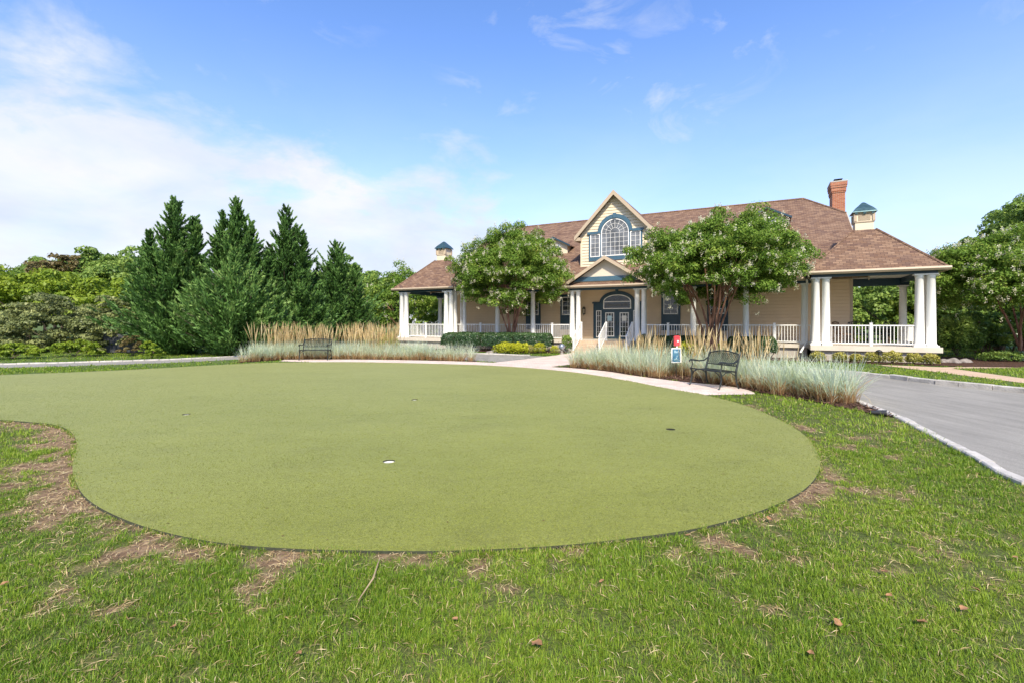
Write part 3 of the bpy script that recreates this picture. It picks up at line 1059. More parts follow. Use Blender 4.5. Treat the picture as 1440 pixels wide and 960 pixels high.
x1_, y1_ = line_pts((-11.0, 20.9), (-7.9, 22.2), 26, 0.2)
x2_, y2_ = line_pts((-8.4, 22.2), (-4.9, 21.2), 26, 0.2)
x1_, y1_ = np.append(x1_, x2_), np.append(y1_, y2_)
reeds('feather_reed_grass', 'tan plumed reed grass standing behind the left bench', x1_, y1_, 15, 1.05, 1.66)
x1_, y1_ = line_pts((5.2, 16.0), (7.1, 12.9), 20, 0.25)
x2_, y2_ = line_pts((4.3, 16.8), (5.2, 15.9), 6, 0.2)
x1_, y1_ = np.append(x1_, x2_), np.append(y1_, y2_)
kk = np.abs(x1_ / y1_ - 0.341) > 0.022
reeds('feather_reed_grass', 'tan plumed reed grass standing behind the right bench', x1_[kk], y1_[kk], 9, 0.95, 1.52)
x1_, y1_ = line_pts((2.2, 17.6), (6.9, 11.2), 60, 0.5)
x1_, y1_ = x1_[np.abs(x1_ / y1_ - 0.341) > 0.02], y1_[np.abs(x1_ / y1_ - 0.341) > 0.02]
kk = inside(x1_, y1_, bedR_poly) & (x1_ > 3.5)
reeds('seed_stalks', 'sparse tan seed stalks rising through the right blue grass', x1_[kk], y1_[kk], 3, 0.85, 1.25)


# ------------------------------------------------------------------ trees
def sphere_dirs(n):
    return unit(rng.normal(0, 1, (n, 3)))


def clump_leaves(cl, rad, per, ln, wd, up=0.35, droop=0.25, fill=0.45):
    """leaf clusters: more leaves towards the outside of each cluster"""
    n = len(cl) * per
    d = sphere_dirs(n)
    d[:, 2] = np.where(d[:, 2] < -0.3, -d[:, 2] * 0.6, d[:, 2])
    d = unit(d)
    r = np.repeat(rad, per) * (fill + (1 - fill) * rng.random(n) ** 0.6)
    pos = np.repeat(cl, per, 0) + d * r[:, None] * np.array([1, 1, 0.8])
    nrm = unit(d + rng.normal(0, 0.45, (n, 3)) + np.array([0, 0, up]))
    t = np.cross(nrm, rng.normal(0, 1, (n, 3)))
    t[:, 2] -= droop
    tone = np.repeat(rng.normal(0, 0.10, len(cl)), per)
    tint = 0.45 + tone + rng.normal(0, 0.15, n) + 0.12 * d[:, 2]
    return pos, t, nrm, ln * rng.uniform(0.7, 1.3, n), wd * rng.uniform(0.7, 1.3, n), tint


def dome_clumps(n, rx, ry, rz, cz, low=-0.35, inner=0.55, crad=(0.13, 0.2)):
    d = sphere_dirs(n * 3)
    d = d[d[:, 2] > low][:n]
    r = inner + (1 - inner) * rng.random(len(d)) ** 0.5
    s = (rx + ry + rz) / 3
    wob = 1 + 0.10 * np.sin(d[:, 0] * 5 + 1.3) + 0.10 * np.sin(d[:, 1] * 6 + d[:, 2] * 4) + rng.normal(0, 0.05, len(d))
    c = d * (r * wob)[:, None] * np.array([rx, ry, rz]) + np.array([0, 0, cz])
    return c, s * rng.uniform(crad[0], crad[1], len(c)), r


def limbs(m, base, tips, r0, r1, wob=0.12, n=6, seg=6, bulge=0.35):
    for tp in tips:
        b = Vector(base) + Vector((random.uniform(-1, 1), random.uniform(-1, 1), 0)) * r0 * 1.2
        tp = Vector(tp)
        pts, rr = [], []
        side = Vector((random.uniform(-1, 1), random.uniform(-1, 1), 0)) * wob
        for i in range(seg + 1):
            t = i / seg
            p = b.lerp(tp, t)
            flat = Vector((tp.x - b.x, tp.y - b.y, 0)) * (t ** 1.6 - t) * bulge * 2
            p = p + flat + side * math.sin(t * PI) + Vector((random.uniform(-1, 1), random.uniform(-1, 1), 0)) * wob * 0.25 * (0 < i < seg)
            pts.append(p)
            rr.append(r0 + (r1 - r0) * t ** 0.7)
        m.tube(pts, rr, n)


def crape(label, loc, rx, ry, rz, cz, nclump=340, per=150, stems=9, group='white flowering crape myrtles', crown_dx=0.0, leaf=0.100, low=-0.42):
    t = thing('crape_myrtle', label, 'tree', (loc[0], loc[1], 0), group=group)
    c, r, q = dome_clumps(nclump, rx, ry, rz, cz, low=low, inner=0.45, crad=(0.11, 0.185))
    keepc = ~((c[:, 2] < cz - 0.30 * rz) & (np.hypot(c[:, 0] / rx, c[:, 1] / ry) < 0.62))
    c, r, q = c[keepc], r[keepc], q[keepc]
    c[:, 0] += crown_dx
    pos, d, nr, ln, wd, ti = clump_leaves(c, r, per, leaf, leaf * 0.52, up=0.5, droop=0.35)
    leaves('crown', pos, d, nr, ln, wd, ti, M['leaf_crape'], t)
    # blossoms: small cones of white florets on the outer clusters
    sel = np.where((q > 0.80) & (rng.random(len(q)) < 0.75))[0]
    bp = []
    for i in sel:
        for _ in range(rng.integers(1, 4)):
            dd = c[i] - np.array([crown_dx, 0, cz])
            dd = dd / np.linalg.norm(dd) + rng.normal(0, 0.45, 3)
            dd[2] += 0.35
            dd /= np.linalg.norm(dd)
            bp.append(c[i] + dd * r[i] * 1.0)
    bp = np.array(bp)
    k = 20
    n = len(bp) * k
    pp = np.repeat(bp, k, 0) + rng.normal(0, 1, (n, 3)) * np.array([0.036, 0.036, 0.055])
    leaves('blossoms', pp, sphere_dirs(n), sphere_dirs(n), rng.uniform(0.03, 0.055, n), rng.uniform(0.03, 0.05, n), rng.random(n), M['blossom'], t)
    m = MB()
    tips = []
    for i in range(stems):
        a = 2 * PI * i / stems + random.uniform(-0.3, 0.3)
        q_ = random.uniform(0.16, 0.52)
        tips.append((crown_dx * 0.7 + rx * q_ * math.cos(a), ry * q_ * math.sin(a), cz + rz * random.uniform(-0.12, 0.25)))
    limbs(m, (0, 0, 0), tips, 0.066, 0.022, 0.14)
    for tp in tips:
        for _ in range(3):
            e = (tp[0] * random.uniform(0.9, 1.5), tp[1] * random.uniform(0.9, 1.5), tp[2] + rz * random.uniform(-0.05, 0.5))
            m.tube([tuple(0.45 * a for a in (tp[0], tp[1])) + (tp[2] * 0.62,), tuple((0.3 * a + 0.7 * b_) for a, b_ in zip(tp, e)), e], [0.026, 0.017, 0.008], 5)
    m.build('trunk', M['bark_red'], t, True)
    return t


# right one, left one, far right one, one behind the left pavilion
crape('round crape myrtle with white blossoms in front of the right half of the porch', (8.75, 21.3), 3.55, 3.3, 1.98, 4.10, 700, 240, 11, crown_dx=0.45, low=-0.88)
crape('smaller crape myrtle behind the dark hedge left of the entrance', (0.0, 27.4), 3.2, 2.9, 2.45, 4.28, 680, 210, 9, crown_dx=0.05, low=-0.93)
crape('crape myrtle cut off by the right edge of the photo beyond the dark hedge', (21.3, 20.2), 3.5, 3.2, 1.9, 3.45, 500, 200, 8, crown_dx=-0.1, low=-0.7)
crape('crape myrtle just behind the left pavilion', (-8.3, 38.0), 4.4, 3.5, 2.9, 2.7, 300, 120, 7, leaf=0.17, low=-0.7)


def conifer_part(h, R, nb, per, seed, ox_=0.0, oy_=0.0, z0=0.0, shade=0.0):
    hh = h * (1 - rng.random(nb) ** 0.62 * 0.985)
    hh = np.sort(hh)
    f = 1 - hh / h
    az = np.arange(nb) * 2.399 + rng.normal(0, 0.35, nb)
    lob = 0.36 + 1.20 * fbm(np.cos(az) * 1.3 + 5 + seed * 3.1, np.sin(az) * 1.3 + hh * 0.75 + seed * 7.7, seed, 3)
    Lb = R * np.minimum(f ** 0.66, 0.85 + 0.25 * (hh / (0.25 * h))) * lob * rng.uniform(0.48, 1.30, nb) + 0.14
    elev = np.radians(rng.uniform(18, 50, nb) + 26 * (1 - f) ** 2)
    n = nb * per
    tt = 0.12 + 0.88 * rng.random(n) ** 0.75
    A, E, LL, HH = (np.repeat(a, per) for a in (az, elev, Lb, hh))
    wid = (0.30 * (1 - tt) + 0.06) * np.clip(LL, 0.5, 2.2) * 0.55
    bow = 0.10 * np.sin(tt * PI)
    along = tt * LL
    ox, oz = along * np.cos(E), along * np.sin(E) * (0.55 + 0.45 * tt) - bow * LL * 0.2
    lat = rng.normal(0, 1, n) * wid * 0.75
    ver = rng.normal(0, 1, n) * wid * 0.42
    pos = np.stack([np.cos(A) * ox - np.sin(A) * lat + ox_, np.sin(A) * ox + np.cos(A) * lat + oy_, HH + oz + ver - 0.25 * LL * np.sin(E) + z0], 1)
    pos[:, 2] = np.maximum(pos[:, 2], 0.08)
    spread = lat / np.maximum(wid, 0.05)
    d = np.stack([np.cos(A + spread * 0.55) * np.cos(E), np.sin(A + spread * 0.55) * np.cos(E), np.sin(E) + 0.25 + rng.normal(0, 0.25, n)], 1) + rng.normal(0, 0.22, (n, 3))
    nr = np.stack([rng.normal(0, 0.6, n) + 0.7 * np.cos(A), rng.normal(0, 0.6, n) + 0.7 * np.sin(A), np.full(n, 0.7)], 1)
    tone = np.repeat(rng.normal(0, 0.15, nb), per)
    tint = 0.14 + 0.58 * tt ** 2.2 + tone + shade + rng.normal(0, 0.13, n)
    m = MB()
    m.tube([(ox_ * 0.3, oy_ * 0.3, 0), (ox_ + 0.03, oy_ + 0.02, z0 + h * 0.4), (ox_, oy_, z0 + h * 0.92)], [R * 0.065, R * 0.045, 0.015], 8)
    for i in range(0, nb, 3):
        ca, sa = math.cos(az[i]), math.sin(az[i])
        l = Lb[i] * 0.8
        m.tube([(ox_, oy_, z0 + hh[i] - 0.25 * l * math.sin(elev[i])), (ox_ + ca * l * math.cos(elev[i]), oy_ + sa * l * math.cos(elev[i]), z0 + hh[i] + l * math.sin(elev[i]) * 0.7)], [0.022, 0.006], 4)
    return (pos, d, nr, rng.uniform(0.14, 0.30, n), rng.uniform(0.035, 0.075, n), tint), m


def conifer(label, loc, h, R, nb=330, per=105, seed=1, group='dark conifers left of the clubhouse', leaders=(), shade=0.0):
    t = thing('conifer_tree', label, 'tree', (loc[0], loc[1], 0), group=group)
    parts = [conifer_part(h, R, nb, per, seed, shade=shade)]
    for i, (dx, dy, z0, h2, r2) in enumerate(leaders):
        parts.append(conifer_part(h2, r2, int(90 * h2 / 2.5), 80, seed + 20 + i, dx, dy, z0, shade))
    arr = [np.concatenate([p[0][k] for p in parts]) for k in range(6)]
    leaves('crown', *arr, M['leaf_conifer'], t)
    m = MB()
    for p in parts:
        m.add(p[1].v, p[1].f)
    m.build('trunk', M['bark'], t, True)
    return t


conifer('leftmost tall dark conifer with a pointed tip', (-16.95, 24.3), 7.9, 2.5, 400, 105, 1, leaders=((-1.45, 0.1, 2.1, 3.3, 0.9), (0.95, 0.1, 3.6, 3.4, 0.8), (-0.8, -0.6, 3.4, 2.7, 0.8)))
conifer('tallest dark conifer, second from the left of the row', (-14.6, 25.6), 8.2, 2.6, 380, 105, 2, leaders=((-0.7, 0, 4.0, 3.5, 0.8), (0.75, 0.1, 3.9, 3.2, 0.9), (1.6, 0.2, 2.2, 3.2, 0.9)))
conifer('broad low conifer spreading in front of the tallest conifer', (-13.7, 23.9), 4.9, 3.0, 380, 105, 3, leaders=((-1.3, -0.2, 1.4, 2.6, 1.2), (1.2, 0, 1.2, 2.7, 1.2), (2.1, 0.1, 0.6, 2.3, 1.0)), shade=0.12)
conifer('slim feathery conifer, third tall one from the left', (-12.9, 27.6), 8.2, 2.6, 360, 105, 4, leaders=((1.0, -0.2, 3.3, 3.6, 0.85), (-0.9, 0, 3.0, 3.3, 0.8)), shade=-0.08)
conifer('shortest pointed conifer at the clubhouse end of the row', (-10.6, 29.2), 6.5, 2.7, 340, 105, 5, leaders=((1.2, -0.2, 1.7, 3.4, 0.9), (-1.2, 0, 1.8, 3.0, 0.9)))
conifer('low bushy conifer between the slim and the shortest conifer', (-11.6, 26.6), 3.9, 2.2, 260, 100, 6, leaders=((-1.0, 0, 1.0, 2.4, 0.9), (1.0, 0, 0.8, 2.4, 0.9)))


def tree_mesh(name, label, loc, rx, ry, rz, cz, mat, nclump=150, per=110, leaf=0.2, group=None, low=-0.5, trunk_r=0.16, rz_=0, flat=1.0, crad=(0.13, 0.21), inner=0.5, cat='tree', trunk=True, bark='bark'):
    t = thing(name, label, cat, (loc[0], loc[1], 0), rz=rz_, group=group)
    c, r, q = dome_clumps(nclump, rx, ry, rz, cz, low=low, inner=inner, crad=crad)
    c[:, 2] = np.maximum(c[:, 2], 0.12)
    pos, d, nr, ln, wd, ti = clump_leaves(c, r, per, leaf, leaf * 0.6, up=0.5, droop=0.2)
    pos[:, 2] = c[:, 2].repeat(per) + (pos[:, 2] - c[:, 2].repeat(per)) * flat
    pos[:, 2] = np.maximum(pos[:, 2], 0.03)
    leaves('crown' if trunk else 'foliage', pos, d, nr, ln, wd, ti, M[mat], t)
    m = MB()
    tips = []
    for i in range(7 if trunk else 5):
        a = 2 * PI * i / 7 + random.uniform(-0.3, 0.3)
        tips.append((rx * random.uniform(0.2, 0.6) * math.cos(a), ry * random.uniform(0.2, 0.6) * math.sin(a), cz + rz * random.uniform(-0.1, 0.4)))
    if trunk:
        fork = max(cz - rz * 0.75, cz * 0.3)
        m.tube([(0, 0, 0), (0.04, 0, fork * 0.5), (0, 0.02, fork)], [trunk_r * 1.25, trunk_r, trunk_r * 0.8], 8)
        limbs(m, (0, 0, fork * 0.97), tips, trunk_r * 0.5, trunk_r * 0.12, 0.2)
        m.build('trunk', M[bark], t, True)
    else:
        limbs(m, (0, 0, 0), tips, trunk_r * 0.3, trunk_r * 0.1, 0.05, n=5)
        m.build('stem', M[bark], t, True)
    return t


WL = 'trees beyond the lawn on the left'
tree_mesh('deciduous_tree', 'yellow green leafy tree at the left edge of the photo', (-33.5, 33.5), 5.4, 4.5, 2.5, 2.6, 'leaf_lime', 190, 120, 0.24, WL)
tree_mesh('deciduous_tree', 'lime green tree beside the yellow green one, behind the dark layered shrubs', (-29.8, 35), 4.4, 4, 1.9, 2.3, 'leaf_lime', 150, 120, 0.24, WL)
tree_mesh('deciduous_tree', 'loose tree with rusty reddish brown top behind the lime green trees', (-39.0, 42), 2.2, 2.4, 2.0, 5.4, 'leaf_rust', 50, 60, 0.28, WL, crad=(0.16, 0.26))
tree_mesh('deciduous_tree', 'mid green tree right of the rusty topped tree', (-37.4, 45), 4.4, 4, 3.4, 4.2, 'leaf_green', 170, 110, 0.3, WL)
tree_mesh('deciduous_tree', 'dull green tree showing just left of the tallest conifers', (-31.5, 41), 4.2, 4, 3.0, 4.1, 'leaf_green', 160, 110, 0.28, WL)
tree_mesh('deciduous_tree', 'dark green far tree above the yellow green tree on the left', (-43.5, 46), 5.0, 4, 3.4, 3.9, 'leaf_green', 150, 100, 0.3, WL)
tree_mesh('deciduous_tree', 'light green low tree just left of the leftmost conifer', (-22.6, 30.0), 3.3, 2.6, 1.9, 2.2, 'leaf_lime', 110, 120, 0.2, WL)
LS = 'layered shrubs left of the conifers'
tree_mesh('layered_shrub', 'wide dark layered shrub at the left edge behind the lawn', (-25.6, 27.0), 3.1, 2.4, 1.8, 1.15, 'leaf_dark', 230, 95, 0.15, LS, cat='shrub', flat=0.5, crad=(0.15, 0.25), inner=0.45, trunk=False, trunk_r=0.12, low=-0.9)
tree_mesh('layered_shrub', 'olive layered shrub touching the leftmost conifer', (-20.9, 26.4), 2.7, 2.2, 1.85, 1.15, 'leaf_dark', 210, 95, 0.15, LS, cat='shrub', flat=0.5, crad=(0.15, 0.25), inner=0.45, trunk=False, trunk_r=0.12, low=-0.9)
tree_mesh('leafy_shrub', 'small bright green bush in front of the dark layered shrubs', (-20.4, 22.6), 1.2, 0.7, 0.42, 0.3, 'leaf_lime', 60, 70, 0.1, cat='shrub', trunk=False, trunk_r=0.06)
tree_mesh('leafy_shrub', 'bright green low bush at the foot of the leftmost conifer', (-16.2, 21.7), 0.55, 0.5, 0.42, 0.3, 'leaf_lime', 40, 70, 0.09, cat='shrub', trunk=False, trunk_r=0.06)
tree_mesh('leafy_shrub', 'lime bush at the far left edge of the photo beside the road', (-24.2, 21.6), 1.1, 0.8, 0.65, 0.5, 'leaf_lime', 60, 80, 0.1, cat='shrub', trunk=False, trunk_r=0.06)
tree_mesh('leafy_shrub', 'pale grey green low bush in front of the wide dark layered shrub', (-21.9, 21.2), 1.3, 0.6, 0.38, 0.28, 'leaf_lime', 60, 80, 0.1, cat='shrub', trunk=False, trunk_r=0.06)
tree_mesh('leafy_shrub', 'rusty brown bush beside the dark fence left of the conifers', (-18.2, 23.2), 0.6, 0.5, 0.55, 0.4, 'leaf_rust', 36, 60, 0.09, cat='shrub', trunk=False, trunk_r=0.06)

RT = 'trees at the right behind the clubhouse'
tree_mesh('deciduous_tree', 'tall bright green tree behind the right edge crape myrtle', (30.6, 27.0), 3.9, 3.4, 3.9, 5.3, 'leaf_green', 190, 130, 0.22, RT)
tree_mesh('deciduous_tree', 'smaller dark green tree between the right pavilion and the tall right tree', (29.0, 31.5), 2.4, 2.4, 2.9, 3.7, 'leaf_green', 100, 110, 0.24, RT)
BT = 'green trees seen through the right pavilion'
tree_mesh('deciduous_tree', 'leafy tree seen through the right pavilion beside the house wall', (26.0, 33.5), 4.2, 3.6, 2.7, 2.2, 'leaf_green', 170, 110, 0.22, BT, low=-0.8)
tree_mesh('deciduous_tree', 'light green tree seen between the right pavilion columns', (28.6, 32.2), 3.2, 3.2, 2.5, 2.1, 'leaf_lime', 130, 110, 0.22, BT, low=-0.8)
tree_mesh('deciduous_tree', 'leafy tree right of the right pavilion columns, behind the shrubs', (27.8, 27.6), 2.9, 2.9, 2.2, 1.9, 'leaf_green', 130, 110, 0.2, BT, low=-0.8)
tree_mesh('deciduous_tree', 'dark leafy tree behind the far right hedge', (25.8, 24.0), 2.6, 2.2, 1.8, 1.6, 'leaf_green', 120, 110, 0.18, BT, low=-0.8)
# distant woodland ring, individual trees
far0 = tree_mesh('distant_tree', 'distant broad tree behind the conifers', (-20, 58), 5.5, 5, 4.2, 4.2, 'leaf_green', 170, 90, 0.42, 'distant trees behind the clubhouse', low=-0.8)
for i, (x, y, s, lab) in enumerate([(-58, 60, 1.0, 'distant tree at the far left above the yellow green tree'), (-50, 64, 0.85, 'distant tree left of the rusty topped tree'), (-8, 62, 0.9, 'distant tree behind the left pavilion'), (48, 58, 0.9, 'distant tree hidden low behind the right hedge'), (38, 60, 0.95, 'distant tree behind the right pavilion'), (58, 50, 0.9, 'distant tree behind the right edge of the photo'), (33.5, 44, 0.62, 'distant low tree seen between the right pavilion columns'), (-13.5, 47, 0.7, 'distant low tree left of the left pavilion'), (43, 46, 0.7, 'distant low tree behind the far right shrubs')]):
    dup(far0, (x, y, 0), i * 1.3, s, lab)


# ------------------------------------------------------------------ shrubs and hedges
def hedge(label, pts, w, h, mat='leaf_box', n=9000, leaf=0.07, cat='hedge', name='boxwood_hedge'):
    """clipped hedge along a polyline: rounded box of leaves over a dark leafy core"""
    t = thing(name, label, cat, (pts[0][0], pts[0][1], 0))
    P = np.array(pts) - np.array(pts[0])
    seg = np.linalg.norm(np.diff(P, axis=0), axis=1)
    acc = np.concatenate([[0], np.cumsum(seg)])
    s = rng.random(n) * acc[-1]
    i = np.clip(np.searchsorted(acc, s) - 1, 0, len(seg) - 1)
    f = (s - acc[i]) / seg[i]
    base = P[i] + (P[i + 1] - P[i]) * f[:, None]
    tan = (P[i + 1] - P[i]) / seg[i][:, None]
    nor = np.stack([tan[:, 1], -tan[:, 0]], 1)
    ph = rng.uniform(-0.25, PI + 0.25, n)
    lump = 0.9 + 0.22 * fbm(s * 1.6, ph * 1.2, 5, 3)
    ex = 3.0
    cx_, sz_ = np.cos(ph), np.sin(ph)
    k = (np.abs(cx_) ** ex + np.abs(sz_) ** ex) ** (-1 / ex) * lump * rng.uniform(0.80, 1.02, n)
    endf = np.minimum(np.clip(np.minimum(s, acc[-1] - s) / 0.35, 0, 1) ** 0.5 + 0.35, 1)
    off = cx_ * k * w / 2 * endf
    z = np.maximum(0.05, h * 0.42 + sz_ * k * h * 0.56 * endf)
    xy = base + nor * off[:, None]
    pos = np.stack([xy[:, 0], xy[:, 1], z], 1)
    out = np.stack([nor[:, 0] * cx_, nor[:, 1] * cx_, sz_], 1)
    nr = unit(out + rng.normal(0, 0.5, (n, 3)))
    d = np.cross(nr, rng.normal(0, 1, (n, 3)))
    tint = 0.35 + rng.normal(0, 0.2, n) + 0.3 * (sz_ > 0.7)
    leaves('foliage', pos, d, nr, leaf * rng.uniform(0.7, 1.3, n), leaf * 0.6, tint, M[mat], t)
    m = MB()
    for j in range(int(acc[-1] / 0.35) + 1):
        q = min(j * 0.35, acc[-1])
        ii = int(np.clip(np.searchsorted(acc, q) - 1, 0, len(seg) - 1))
        b = P[ii] + (P[ii + 1] - P[ii]) * ((q - acc[ii]) / seg[ii])
        for _ in range(5):
            m.tube([(b[0], b[1], 0), (b[0] + random.uniform(-.3, .3) * w, b[1] + random.uniform(-.3, .3) * w, h * random.uniform(0.5, 0.85))], [0.02, 0.008], 4)
    m.build('stem', M['bark'], t)
    return t


hedge('clipped dark boxwood hedge at the left pavilion end of the porch', [L(-9.3, -0.3), L(-8.2, -0.45), L(-6.6, -0.45)], 1.5, 1.0, n=13000)
hedge('clipped dark boxwood hedge between the left crape myrtle and the steps', [L(-6.5, -0.55), L(-4.5, -0.5), L(-2.6, -0.2)], 1.5, 1.02, n=14000)
hedge('dark boxwood hedge behind the red box right of the steps', [L(2.5, 0.1), L(4.2, 0.0), L(5.6, -0.1)], 1.1, 0.95, n=11000)
hedge('dark boxwood hedge behind the tan reed grass by the right pavilion', [L(5.9, 0.0), L(7.0, 0.15), L(7.9, 0.3)], 1.2, 0.95, n=9000)
hedge('dark reddish green hedge at the right edge of the photo', [G(1372, 496), G(1405, 496), G(1470, 497)], 1.4, 1.35, n=13000, name='clipped_hedge')


def shrub(name, label, loc, rx, rz, mat, n=900, leaf=0.06, group=None, ry=None, erect=0.0, z0=0.0, lumps=0.12):
    ry = ry or rx
    t = thing(name, label, 'shrub', (loc[0], loc[1], 0), rz=random.uniform(0, 6), group=group)
    d = sphere_dirs(n)
    d[:, 2] = np.where(d[:, 2] < -0.55, -d[:, 2], d[:, 2])
    wob = 1 + lumps * np.sin(d[:, 0] * 7 + d[:, 1] * 5 + random.uniform(0, 6)) + rng.normal(0, 0.05, n)
    r = (0.62 + 0.38 * rng.random(n) ** 0.5) * wob
    pos = d * r[:, None] * np.array([rx, ry, rz]) + np.array([0, 0, rz * 0.85 + z0])
    pos[:, 2] = np.maximum(pos[:, 2], 0.03)
    nr = unit(d + rng.normal(0, 0.5, (n, 3)))
    dd = np.cross(nr, rng.normal(0, 1, (n, 3))) + d * 0.7 + np.array([0, 0, erect])
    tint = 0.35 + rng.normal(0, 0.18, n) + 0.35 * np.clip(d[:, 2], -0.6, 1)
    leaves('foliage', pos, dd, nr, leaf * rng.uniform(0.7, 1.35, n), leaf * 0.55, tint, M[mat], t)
    m = MB()
    for i in range(7):
        a = i * 0.9
        m.tube([(0, 0, 0), (0.3 * rx * math.cos(a), 0.3 * ry * math.sin(a), rz * 0.7), (0.75 * rx * math.cos(a), 0.75 * ry * math.sin(a), rz * 1.1)], [0.012, 0.009, 0.004], 4)
    m.build('stem', M['bark'], t)
    return t


# seven golden shrubs in front of the right pavilion
gold = [(1150, 'golden shrub at the left end of the row under the right pavilion, behind reed stalks'), (1181, 'second golden shrub from the left under the right pavilion railing'), (1204, 'small golden shrub left of the mushroom path light'), (1227, 'golden shrub touching the mushroom path light under the right pavilion'), (1255, 'golden shrub just right of the mushroom path light'), (1285, 'golden shrub second from the right pavilion corner'), (1309, 'golden shrub at the corner of the right pavilion deck')]
for i, (px, lab) in enumerate(gold):
    # on the line y = -0.5 in front of the deck
    r_ = (px - 720) / F
    ly = -0.52
    lx = (r_ * (O[1] + V[1] * ly) - (O[0] + V[0] * ly)) / (U[0] - r_ * U[1])
    s = [0.27, 0.26, 0.23, 0.29, 0.33, 0.28, 0.28][i]
    shrub('golden_shrub', lab, L(lx, ly), s, s * 0.80, 'leaf_yellow', 1300, 0.062, 'golden shrubs under the right pavilion', lumps=0.14)
# chartreuse plants in front of the left hedge
shrub('chartreuse_shrub', 'low chartreuse shrub mass at the left in front of the dark hedge', G(712, 497.4), 0.62, 0.30, 'leaf_chart', 1600, 0.085, 'chartreuse plants before the left hedge', ry=0.45, erect=0.5, lumps=0.2)
shrub('chartreuse_shrub', 'low chartreuse shrub mass next to the round golden ball', G(731, 497.4), 0.55, 0.30, 'leaf_chart', 1500, 0.085, 'chartreuse plants before the left hedge', ry=0.45, erect=0.5, lumps=0.2)
shrub('chartreuse_shrub', 'round orange gold shrub ball before the left hedge', G(744, 496.8), 0.30, 0.24, 'leaf_yellow', 900, 0.05, 'chartreuse plants before the left hedge')
shrub('chartreuse_shrub', 'upright lime gold shrub ball midway before the left hedge', G(759, 497), 0.32, 0.30, 'leaf_chart', 900, 0.055, 'chartreuse plants before the left hedge')
shrub('chartreuse_shrub', 'small lime shrub ball nearest the steps on the left', G(780, 497), 0.24, 0.22, 'leaf_chart', 700, 0.05, 'chartreuse plants before the left hedge')
shrub('chartreuse_shrub', 'yellow leafed bush behind the blue sign', G(968, 503), 0.75, 0.40, 'leaf_chart', 1500, 0.08, None, ry=0.5)
shrub('chartreuse_shrub', 'yellow bush at the foot of the right crape myrtle', G(1002, 503), 0.6, 0.38, 'leaf_chart', 1300, 0.08, None, ry=0.5)
shrub('chartreuse_shrub', 'yellow orange bush left of the blue sign', G(920, 501), 0.6, 0.36, 'leaf_yellow', 1300, 0.08, None, ry=0.5)
shrub('upright_evergreen', 'small upright dark evergreen beside the right stair railing', L(2.05, 0.35), 0.30, 0.52, 'leaf_box', 1800, 0.07, None, erect=0.8)
shrub('leafy_shrub', 'small leafy green plant beside the left stair railing', L(-1.95, 0.3), 0.32, 0.48, 'leaf_green', 700, 0.10, None, erect=0.6)
shrub('leafy_shrub', 'large leafy green shrub right of the pavilion corner', G(1345, 500), 1.0, 0.95, 'leaf_green', 5000, 0.13, None, ry=0.9, lumps=0.2)
shrub('leafy_shrub', 'low light green ground shrub in the mulch right of the rocks', G(1412, 508), 0.95, 0.22, 'leaf_green', 1600, 0.08, None, ry=0.5, lumps=0.25)
shrub('leafy_shrub', 'silvery low plant at the right edge beside the sidewalk', G(1440, 508), 0.42, 0.22, 'leaf_silver', 900, 0.07, None)
shrub('leafy_shrub', 'green low plant beside the left pavilion corner', G(547, 500), 0.5, 0.55, 'leaf_lime', 1000, 0.1, None)

# edging rocks
for i, (px, py, s, lab) in enumerate([(1327, 509.5, 0.26, 'flat grey rock by the pavilion corner'), (1341, 510.0, 0.34, 'largest flat grey rock beside the sidewalk'), (1356, 509.5, 0.28, 'grey rock at the right end of the three rocks'), (694, 496.6, 0.36, 'pale rock at the foot of the left hedge')]):
    c = G(px, py)
    m = MB()
    import bmesh
    bm = bmesh.new()
    bmesh.ops.create_icosphere(bm, subdivisions=3, radius=1)
    for v in bm.verts:
        q = v.co.normalized()
        k = 1 + 0.16 * math.sin(q.x * 4 + i) + 0.13 * math.sin(q.y * 5 + 2 * i) + 0.07 * math.sin(q.z * 9 + q.x * 6)
        v.co = (q.x * k * s, q.y * k * s * 0.7, max(q.z * k * s * 0.42, -0.02))
    m.add([v.co[:] for v in bm.verts], [[v.index for v in f.verts] for f in bm.faces])
    bm.free()
    o = m.build('rock', M['stone'], None, True)
    o.location = (c[0], c[1], 0.03)
    o.rotation_euler = (0, 0, i * 1.1)
    tag(o, lab, 'rock', 'garden rocks')

exec_clubhouse = True
# ------------------------------------------------------------------ clubhouse
club = thing('clubhouse', 'beige clubhouse with brown shingle roof, white columned porch and arched blue window', 'building', (O[0], O[1], 0), -TH)
FZ = 0.63      # porch floor
WY = 3.2       # wall plane
BX = 11.0      # half length of the walled body


def lap_front(m, z0, z1, y, xa, xb, lap=0.165, s=-1):
    """horizontal lap boards on a wall facing -y (s=-1); xa,xb functions of z"""
    z = z0
    while z < z1 - 1e-4:
        t = min(z + lap, z1)
        a0, b0, a1, b1 = xa(z), xb(z), xa(t), xb(t)
        if b0 - a0 > 0.02 or b1 - a1 > 0.02:
            zz = min(z + 0.026, t)
            m.add([(a0, y + s * 0.034, zz), (b0, y + s * 0.034, zz), (b1, y + s * 0.012, t), (a1, y + s * 0.012, t), (a0, y + s * 0.002, zz), (b0, y + s * 0.002, zz)],
                  [(0, 1, 2, 3), (4, 5, 1, 0)])
        z = t


